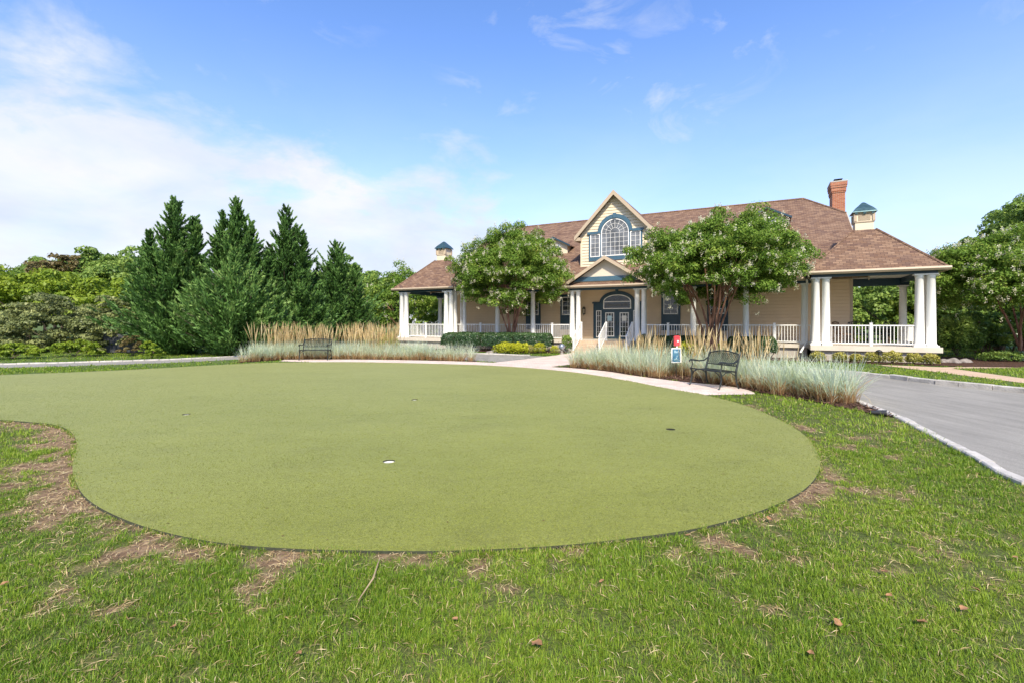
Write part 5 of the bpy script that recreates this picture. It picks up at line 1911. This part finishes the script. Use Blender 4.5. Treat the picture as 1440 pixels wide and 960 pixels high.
# wall lantern (hangs on the wall)
lp = L(-1.95, WY - 0.11)
la = thing('wall_lantern', 'black wall lantern left of the entrance doors', 'lantern', (lp[0], lp[1], 0), -TH)
m = MB()
m.box(-0.05, 0.05, 0.06, 0.085, 2.05, 2.45)
m.tube([(0, 0.06, 2.35), (0, 0.0, 2.52), (0, -0.06, 2.48)], 0.012, 6)
m.lathe([(0.02, 2.03), (0.05, 2.06), (0.075, 2.10)], 0, -0.06, 6)
m.lathe([(0.11, 2.36), (0.09, 2.40), (0.03, 2.46), (0.015, 2.50)], 0, -0.06, 6)
for k in range(6):
    a = 2 * PI * k / 6
    m.tube([(0.078 * math.cos(a), -0.06 + 0.078 * math.sin(a), 2.09), (0.10 * math.cos(a), -0.06 + 0.10 * math.sin(a), 2.365)], 0.007, 4)
m.tube([(0, -0.06, 1.95), (0, -0.06, 2.04)], [0.006, 0.02], 6)
m.build('lantern_frame', M['black_metal'], la)
m = MB()
m.lathe([(0.07, 2.101), (0.092, 2.355)], 0, -0.06, 6)
m.build('lantern_glass', M['lamp_glass'], la)
# paper notices on the doors
for x, mt, lab in ((-0.42, 'paper_blue', 'pale blue paper notice taped to the left door glass'), (0.42, 'paper', 'white paper notice taped to the right door glass')):
    m = MB()
    m.box(-0.13, 0.13, 0, 0.003, 1.66, 1.96)
    o = m.build('paper_notice', M[mt])
    p_ = L(x, WY - 0.137)
    o.location = (p_[0], p_[1], 0)
    o.rotation_euler = (0, 0, -TH)
    tag(o, lab, 'notice')


# ------------------------------------------------------------------ porch furniture
def porch_chair(label, loc, rz, mat='black_metal'):
    t = thing('porch_chair', label, 'chair', (loc[0], loc[1], FZ + 0.004), rz, 'chairs on the clubhouse porch')
    m = MB()
    m.box(-0.27, 0.27, -0.26, 0.26, 0.40, 0.44)
    m.build('seat', M[mat], t)
    m = MB()
    for i in range(6):
        x = -0.22 + 0.088 * i
        m.tube([(x, 0.25, 0.45), (x, 0.30, 0.70), (x, 0.36, 0.94)], 0.014, 5)
    m.tube([(-0.27, 0.36, 0.94), (0, 0.38, 0.98), (0.27, 0.36, 0.94)], 0.02, 6)
    m.tube([(-0.27, 0.25, 0.42), (-0.27, 0.36, 0.94)], 0.02, 6)
    m.tube([(0.27, 0.25, 0.42), (0.27, 0.36, 0.94)], 0.02, 6)
    m.build('backrest', M[mat], t)
    for sx in (-1, 1):
        m = MB()
        m.tube([(sx * 0.29, 0.29, 0.64), (sx * 0.29, -0.22, 0.66), (sx * 0.29, -0.27, 0.40)], 0.02, 6)
        m.build('armrest', M[mat], t)
        for sy in (-1, 1):
            m = MB()
            m.tube([(sx * 0.25, sy * 0.24, 0.40), (sx * 0.27, sy * 0.28, 0)], [0.022, 0.016], 6)
            m.build('leg', M[mat], t)
    return t


porch_chair('brown wooden chair by the house wall on the right pavilion', L(10.6, 2.2), -TH + 1.9, 'wood')
porch_chair('dark metal chair left of the middle rail post on the right pavilion', L(11.15, 2.2), -TH + 0.3)
porch_chair('dark metal chair right of the middle rail post on the right pavilion', L(12.1, 2.7), -TH - 0.9)
porch_chair('dark metal chair at the left end of the left pavilion', L(-12.3, 2.0), -TH + 0.6)
porch_chair('dark metal chair near the columns on the left pavilion', L(-10.6, 2.0), -TH - 0.5, 'wood')
tt_ = thing('porch_table', 'dark round table between the chairs on the right pavilion', 'table', (*L(11.75, 1.75), FZ + 0.004), -TH)
m = MB()
m.lathe([(0.44, 0.68), (0.46, 0.70), (0.46, 0.72), (0.44, 0.73)], 0, 0, 24)
m.build('tabletop', M['black_metal'], tt_)
for k in range(4):
    a = PI / 4 + k * PI / 2
    m = MB()
    m.tube([(0.30 * math.cos(a), 0.30 * math.sin(a), 0.68), (0.36 * math.cos(a), 0.36 * math.sin(a), 0)], 0.018, 6)
    m.build('leg', M['black_metal'], tt_)


# ------------------------------------------------------------------ garden benches
def bench(label, loc, rz, w=1.06):
    t = thing('garden_bench', label, 'bench', (loc[0], loc[1], 0.018), rz, 'black cast metal benches by the path')
    hw = w / 2
    mt = M['bench_metal']
    # seat: frame and slats, slightly dished
    m = MB()
    m.tube([(-hw, -0.24, 0.42), (hw, -0.24, 0.42)], 0.018, 6)
    m.tube([(-hw, 0.21, 0.40), (hw, 0.21, 0.40)], 0.016, 6)
    for i in range(9):
        y = -0.21 + 0.05 * i
        z = 0.425 - 0.02 * math.sin((i + 1) / 10 * PI)
        m.box(-hw + 0.01, hw - 0.01, y, y + 0.036, z - 0.008, z)
    m.build('seat', mt, t)
    # back: arched frame with lattice
    m = MB()
    nseg = 16

    def topz(x):
        return 0.80 + 0.075 * (1 - (x / hw) ** 2)

    def by(z):
        return 0.22 + (z - 0.4) * 0.26
    m.tube([(x, by(topz(x)), topz(x)) for x in np.linspace(-hw, hw, nseg)], 0.017, 6)
    m.tube([(-hw, by(0.535), 0.535), (hw, by(0.535), 0.535)], 0.013, 6)
    for sgn in (-1, 1):
        k = -hw - 0.45
        while k < hw + 0.45:
            pts = []
            for q in np.linspace(0, 1, 9):
                z = 0.535 + 0.35 * q
                x = k + sgn * 0.40 * q
                if -hw <= x <= hw and z <= topz(x) + 0.004:
                    pts.append((x, by(z) + 0.004 * sgn, z))
            if len(pts) > 1:
                m.tube(pts, 0.0085, 4)
            k += 0.072
    m.build('backrest', mt, t)
    for s in (-1, 1):
        m = MB()
        m.tube([(s * hw, 0.30, 0.0), (s * hw, 0.235, 0.14), (s * hw, 0.215, 0.30), (s * hw, 0.22, 0.42), (s * hw, by(0.6), 0.6), (s * hw, by(0.80), 0.80), (s * hw, by(0.80) + 0.03, 0.86)], [0.018, 0.02, 0.024, 0.026, 0.022, 0.020, 0.016], 6)
        m.build('leg', mt, t)
        m = MB()
        m.tube([(s * hw, -0.30, 0.0), (s * hw, -0.262, 0.08), (s * hw, -0.225, 0.22), (s * hw, -0.235, 0.36), (s * hw, -0.27, 0.44)], [0.020, 0.018, 0.022, 0.026, 0.02], 6)
        m.tube([(s * hw, -0.225, 0.30), (s * hw, -0.10, 0.39), (s * hw, 0.06, 0.39), (s * hw, 0.21, 0.30)], 0.011, 5)
        m.tube([(s * hw, -0.23, 0.24), (s * (hw - 0.10), -0.24, 0.36), (s * (hw - 0.2), -0.24, 0.40)], 0.010, 5)
        m.build('leg', mt, t)
        m = MB()
        m.tube([(s * hw, by(0.70), 0.70), (s * hw, 0.16, 0.615), (s * hw, 0.0, 0.605), (s * hw, -0.16, 0.63), (s * hw, -0.26, 0.64), (s * hw, -0.31, 0.615), (s * hw, -0.29, 0.585)], [0.014, 0.018, 0.02, 0.022, 0.022, 0.018, 0.012], 6)
        m.tube([(s * hw, -0.23, 0.62), (s * hw, -0.21, 0.52), (s * hw, -0.25, 0.44)], 0.014, 6)
        m.build('armrest', mt, t)
    return t


bench('black lattice back bench seen side on before the right grass bed', (4.97, 11.93), math.radians(-70), 1.0)
bench('small black lattice back bench facing forward before the left grass bed', (-8.35, 20.55), math.radians(4), 1.16)

# ------------------------------------------------------------------ sign, red box, path light, pipe
c = SIGN
sg = thing('garden_sign', 'small blue sign with white border on a stake in the right grass bed', 'sign', (c[0], c[1], 0))
kx = c[1] / F
zt, zb_ = H - (489 - HY) * kx, H - (509.5 - HY) * kx
m = MB()
hw_ = 6.9 * kx
m.box(-hw_, hw_, -0.01, 0.012, zb_, zt)
m.build('sign_board', M['white'], sg)


def mat_sign():
    m_, nt, ns, lk, b = new_mat('sign_blue')
    tc = ns.new('ShaderNodeTexCoord')
    n = ns.new('ShaderNodeTexNoise')
    n.inputs['Scale'].default_value = 7
    lk.new(tc.outputs['Object'], n.inputs['Vector'])
    r_ = ramp(ns, [(0.35, (0.03, 0.105, 0.18)), (0.55, (0.055, 0.16, 0.25)), (0.7, (0.075, 0.19, 0.19))])
    lk.new(n.outputs['Fac'], r_.inputs[0])
    lk.new(r_.outputs[0], b.inputs['Base Color'])
    b.inputs['Roughness'].default_value = 0.4
    return m_


M['sign_blue'] = mat_sign()
m = MB()
b_ = 0.025
m.box(-hw_ + b_, hw_ - b_, -0.0145, -0.0105, zb_ + b_, zt - b_)
m.build('sign_face', M['sign_blue'], sg)
m = MB()
for zz, xa, xb in ((0.80, -0.5, -0.1), (0.74, -0.45, 0.5), (0.68, -0.45, 0.2)):
    z0 = zb_ + (zt - zb_) * zz
    m.box(xa * hw_, xb * hw_, -0.0165, -0.015, z0, z0 + 0.014)
m.tube([(-0.5 * hw_, -0.016, zb_ + 0.08), (0.0, -0.016, zb_ + 0.30 * (zt - zb_)), (0.15 * hw_, -0.016, zb_ + 0.5 * (zt - zb_))], 0.008, 4)
m.tube([(0.3 * hw_, -0.016, zb_ + 0.07), (0.0, -0.016, zb_ + 0.30 * (zt - zb_))], 0.008, 4)
m.build('sign_marks', M['paper_blue'], sg)
m = MB()
m.tube([(0, 0.016, 0), (0, 0.016, zt - 0.02)], 0.014, 6)
m.build('stake', M['black_metal'], sg)

c = (6.55, 19.3)
kx = c[1] / F
rx_ = 720 + c[0] / kx
c = (kx * (951.8 - 720), c[1])
rb = thing('red_call_box', 'red box with white emblem on a thin post before the dark hedge', 'call box', (c[0], c[1], 0))
zb_, zt = H - (486.0 - HY) * kx, H - (472.5 - HY) * kx
m = MB()
hw_ = 4.2 * kx
m.box(-hw_, hw_, -0.06, 0.06, zb_, zt - 0.05)
m.prism([(-hw_ - 0.01, zt - 0.05), (hw_ + 0.01, zt - 0.05), (hw_ * 0.6, zt + 0.01), (-hw_ * 0.6, zt + 0.01)], -0.075, 0.075)
m.box(-hw_ * 0.8, hw_ * 0.8, -0.07, -0.061, zb_ + 0.04, zt - 0.09)
m.build('box_body', M['red'], rb)
m = MB()
n = 14
zc = (zb_ + zt) / 2 - 0.01
m.prism([(0.018 + 0.036 * math.cos(2 * PI * k / n), zc + 0.036 * math.sin(2 * PI * k / n)) for k in range(n)], -0.075, -0.0705)
m.build('emblem', M['white'], rb)
m = MB()
m.box(-0.03, 0.03, -0.03, 0.03, 0, zb_)
m.build('post', M['white'], rb)

c = L(11.32, -0.60)
r_ = (1236 - 720) / F
lx = (r_ * (O[1] + V[1] * -0.62) - (O[0] + V[0] * -0.62)) / (U[0] - r_ * U[1])
c = L(lx, -0.62)
pl = thing('path_light', 'dark mushroom shaped path light among the golden shrubs', 'path light', (c[0], c[1], 0))
m = MB()
m.lathe([(0.11, 0.455), (0.115, 0.465), (0.09, 0.50), (0.04, 0.53), (0.015, 0.535)], 0, 0, 20)
m.build('lamp_shade', M['black_metal'], pl, True)
m = MB()
m.tube([(0, 0, 0), (0, 0, 0.46)], 0.018, 8)
m.build('post', M['black_metal'], pl)

# gazing ball on a stand near the steps
c = G(790, 498)
gb_ = thing('gazing_ball', 'blue grey globe on a short stand left of the steps', 'garden ornament', (c[0], c[1], 0))
m = MB()
m.lathe([(0.01, 0.22)] + [(0.16 * math.sin(PI * i / 12), 0.38 - 0.16 * math.cos(PI * i / 12)) for i in range(1, 12)] + [(0.01, 0.54)], 0, 0, 20)
m.build('globe', M['ball'], gb_, True)
m = MB()
m.lathe([(0.12, 0), (0.10, 0.03), (0.05, 0.08), (0.05, 0.18), (0.09, 0.24)], 0, 0, 16)
m.build('stand', M['stone'], gb_)

# black drain pipe end at the kerb
c = G(1246, 586)
m = MB()
vs, fs = [], []
n = 14
for xx_, ro in ((-0.25, 0.035), (-0.1, 0.055), (0.0, 0.062), (0.02, 0.066), (0.02, 0.054), (-0.12, 0.05)):
    vs += [(xx_, ro * math.cos(2 * PI * k / n), 0.05 + ro * math.sin(2 * PI * k / n)) for k in range(n)]
for i in range(5):
    fs += [(i * n + k, i * n + (k + 1) % n, (i + 1) * n + (k + 1) % n, (i + 1) * n + k) for k in range(n)]
m.add(vs, fs)
o = m.build('drain_pipe', M['pipe'], None, True)
o.scale = (0.8, 0.8, 0.8)
o.location = (c[0], c[1], 0.03)
o.rotation_euler = (0, math.radians(-3), math.radians(-38))
tag(o, 'black corrugated drain pipe end lying at the kerb', 'pipe')

# dark fence behind the left shrubs
ft = thing('fence', 'dark grey fence showing between the shrubs left of the conifers', 'fence', (-21.0, 24.9, 0), math.radians(8))
m = MB()
for i in range(31):
    m.box(i * 0.125, i * 0.125 + 0.118, -0.012, 0.012, 0.05, 0.98)
m.build('fence_panel', M['fence'], ft)
for i in range(3):
    m = MB()
    m.box(i * 1.9 - 0.05, i * 1.9 + 0.05, 0.013, 0.113, 0, 1.05)
    m.build('fence_post', M['black_metal'], ft)

# fallen leaves and a twig
lf = [(755, 917, 0.05), (300, 874, .03), (243, 892, .03), (1296, 884, .05), (1244, 812, .035), (1356, 866, .04), (1372, 838, .03), (80, 738, .03), (1082, 736, .035), (1250, 846, .03), (1178, 886, .04), (968, 760, .03), (6, 830, .03), (1428, 792, .03), (1140, 930, .03), (420, 930, .03), (640, 880, .025), (846, 826, .025)]
for i, (px, py, s) in enumerate(lf):
    c = G(px, py)
    s *= 0.72
    m = MB()
    k = 6
    vs, fs = [], []
    for a in range(k + 1):
        u_ = a / k
        wdt = s * 0.62 * math.sin(PI * min(1, u_ * 0.92 + 0.05)) * (1 + 0.25 * math.sin(a * 2.2 + i))
        for v_ in (-1, 0, 1):
            vs.append(((u_ - 0.5) * 2 * s, v_ * wdt, 0.35 * s * abs(v_) * (0.6 + 0.4 * math.sin(i + a)) + 0.12 * s * math.sin(u_ * PI + i)))
    for a in range(k):
        for v_ in range(2):
            j = a * 3 + v_
            fs.append((j, j + 3, j + 4, j + 1))
    m.add(vs, fs)
    o = m.build('fallen_leaf', M['dry_leaf'], None, True)
    o.location = (c[0], c[1], 0.042)
    o.rotation_euler = (random.uniform(-.3, .3), random.uniform(-.3, .3), random.uniform(0, 6))
    tag(o, 'curled brown fallen leaf lying on the foreground lawn', 'leaf', 'fallen leaves on the lawn')
c0, c1, c2 = G(534, 790), G(525, 826), G(504, 852)
m = MB()
m.tube([(c0[0], c0[1], 0.03), (c1[0], c1[1], 0.06), (c2[0], c2[1], 0.035)], [0.003, 0.005, 0.003], 5)
tag(m.build('twig', M['twig']), 'thin pale twig lying on the lawn below the putting green', 'twig')

# ------------------------------------------------------------------ sun, sky, camera
SUN_EL, SUN_AZ = math.radians(44), math.radians(178)     # azimuth clockwise from +Y
sd = Vector((math.sin(SUN_AZ) * math.cos(SUN_EL), math.cos(SUN_AZ) * math.cos(SUN_EL), math.sin(SUN_EL)))
ld = bpy.data.lights.new('sun', 'SUN')
ld.energy = 4.4
ld.angle = math.radians(4)
ld.color = (1.0, 0.905, 0.73)
lo = bpy.data.objects.new('sun', ld)
C.objects.link(lo)
lo.rotation_euler = (-sd).to_track_quat('-Z', 'Y').to_euler()

wd_ = bpy.data.worlds.new('World')
bpy.context.scene.world = wd_
wd_.use_nodes = True
nt = wd_.node_tree
ns, lk = nt.nodes, nt.links
bg = ns['Background']
sky = ns.new('ShaderNodeTexSky')
sky.sky_type = 'NISHITA'
sky.sun_disc = False
sky.sun_elevation = SUN_EL
sky.sun_rotation = SUN_AZ
sky.air_density = 1.0
sky.dust_density = 0.6
sky.ozone_density = 1.6
tc = ns.new('ShaderNodeTexCoord')


def mth(op, a, b=None, clamp=False):
    n_ = ns.new('ShaderNodeMath')
    n_.operation = op
    n_.use_clamp = clamp
    for i, v_ in enumerate((a, b)):
        if v_ is None:
            continue
        if isinstance(v_, (int, float)):
            n_.inputs[i].default_value = v_
        else:
            lk.new(v_, n_.inputs[i])
    return n_.outputs[0]


sep = ns.new('ShaderNodeSeparateXYZ')
lk.new(tc.outputs['Generated'], sep.inputs[0])
azd = mth('MULTIPLY', mth('ARCTAN2', sep.outputs[0], sep.outputs[1]), 180 / PI)
eld = mth('MULTIPLY', mth('ARCSINE', sep.outputs[2]), 180 / PI)


def sky_noise(scale, sc, detail, rough, dist=0.0, loc=(0, 0, 0), rot=0.0):
    cb_ = ns.new('ShaderNodeCombineXYZ')
    lk.new(mth('MULTIPLY', azd, 1 / 30), cb_.inputs[0])
    lk.new(mth('MULTIPLY', eld, 1 / 30), cb_.inputs[1])
    mp = ns.new('ShaderNodeMapping')
    mp.inputs['Scale'].default_value = sc
    mp.inputs['Location'].default_value = loc
    mp.inputs['Rotation'].default_value = (0, 0, rot)
    lk.new(cb_.outputs[0], mp.inputs['Vector'])
    n_ = ns.new('ShaderNodeTexNoise')
    n_.inputs['Scale'].default_value = scale
    n_.inputs['Detail'].default_value = detail
    n_.inputs['Roughness'].default_value = rough
    n_.inputs['Distortion'].default_value = dist
    lk.new(mp.outputs[0], n_.inputs['Vector'])
    return n_.outputs['Fac']


# upper edge of the cloud bank as elevation over azimuth
azn = mth('DIVIDE', mth('ADD', azd, 60), 120, True)
er = ns.new('ShaderNodeValToRGB')
el_ = er.color_ramp.elements
edge = [(-60, 25), (-46, 23.5), (-38, 23.5), (-33, 21.5), (-25, 19.0), (-17, 17.8), (-11, 20), (-6, 19.5), (-2, 17), (3, 11), (14, 7), (30, 5.0), (60, 5)]
while len(el_) < len(edge):
    el_.new(0.5)
for e_, (a, v_) in zip(el_, edge):
    e_.position = (a + 60) / 120
    e_.color = (v_ / 40,) * 3 + (1,)
lk.new(azn, er.inputs[0])
edge_el = mth('MULTIPLY', er.outputs[0], 40)
n1 = sky_noise(2.2, (1, 2.0, 1), 9, 0.58, 0.35, rot=0.35)
n2 = sky_noise(5.0, (1, 1.8, 1), 8, 0.62, 0.2, (4, 2, 0), rot=0.3)
lift = mth('ADD', mth('MULTIPLY', mth('SUBTRACT', n1, 0.5), 22), mth('MULTIPLY', mth('SUBTRACT', n2, 0.5), 9))
dif = mth('ADD', mth('SUBTRACT', edge_el, eld), lift)
bank = mth('DIVIDE', mth('ADD', dif, 2.2), 8.0, True)
bank = mth('POWER', bank, 1.2)
dens = mth('ADD', mth('MULTIPLY', n2, 0.7), mth('MULTIPLY', n1, 0.75))
bank = mth('MULTIPLY', bank, mth('ADD', mth('MULTIPLY', dens, 0.55), 0.52, True), True)
# thin wisps
n3 = sky_noise(2.4, (1, 2.4, 1), 9, 0.62, 0.6, (7.3, 1.1, 0), rot=-0.5)
wisp = mth('MULTIPLY', mth('DIVIDE', mth('SUBTRACT', n3, 0.53), 0.22, True), 0.7)
n4 = sky_noise(1.2, (1, 1, 1), 3, 0.5, 0.0, (2.7, 8.1, 0))
wisp = mth('MULTIPLY', wisp, mth('DIVIDE', mth('SUBTRACT', n4, 0.42), 0.2, True))
# pale veil towards the horizon
veil = mth('MULTIPLY', mth('POWER', mth('SUBTRACT', 1.0, mth('DIVIDE', eld, 34, True), True), 2.0), 0.90)
cov = mth('MAXIMUM', bank, mth('MAXIMUM', wisp, veil))
hs = ns.new('ShaderNodeHueSaturation')
hs.inputs['Saturation'].default_value = 1.12
hs.inputs['Value'].default_value = 1.0
lk.new(sky.outputs[0], hs.inputs['Color'])
tint_ = ns.new('ShaderNodeMixRGB')
tint_.blend_type = 'MULTIPLY'
tint_.inputs[0].default_value = 1
tint_.inputs[2].default_value = (1.24, 1.29, 1.56, 1)
lk.new(hs.outputs[0], tint_.inputs[1])
mx = ns.new('ShaderNodeMixRGB')
lk.new(cov, mx.inputs[0])
lk.new(tint_.outputs[0], mx.inputs[1])
cc = ramp(ns, [(0.36, (3.7, 4.15, 4.95)), (0.64, (4.85, 4.9, 5.15))])
n5 = sky_noise(2.0, (1, 2.2, 1), 7, 0.55, 0.3, (1.2, 6.1, 0), rot=0.25)
lk.new(n5, cc.inputs[0])
lk.new(cc.outputs[0], mx.inputs[2])
lk.new(mx.outputs[0], bg.inputs['Color'])
bg.inputs['Strength'].default_value = 0.13

cam = bpy.data.cameras.new('camera')
cam.sensor_width = 36
cam.lens = F / 1440 * 36
cam.shift_y = -(480 - HY) / 1440
cam.clip_start = 0.05
cam.clip_end = 2000
co = bpy.data.objects.new('camera', cam)
C.objects.link(co)
co.location = (0, 0, H)
co.rotation_euler = (PI / 2, 0, 0)
sc = bpy.context.scene
sc.camera = co
sc.view_settings.view_transform = 'Standard'
sc.view_settings.look = 'None'
sc.view_settings.exposure = 0.62
sc.view_settings.gamma = 1
sc.view_settings.use_curve_mapping = False
sc.cycles.max_bounces = 6
sc.cycles.diffuse_bounces = 3
sc.cycles.transparent_max_bounces = 4
sc.cycles.use_denoising = True
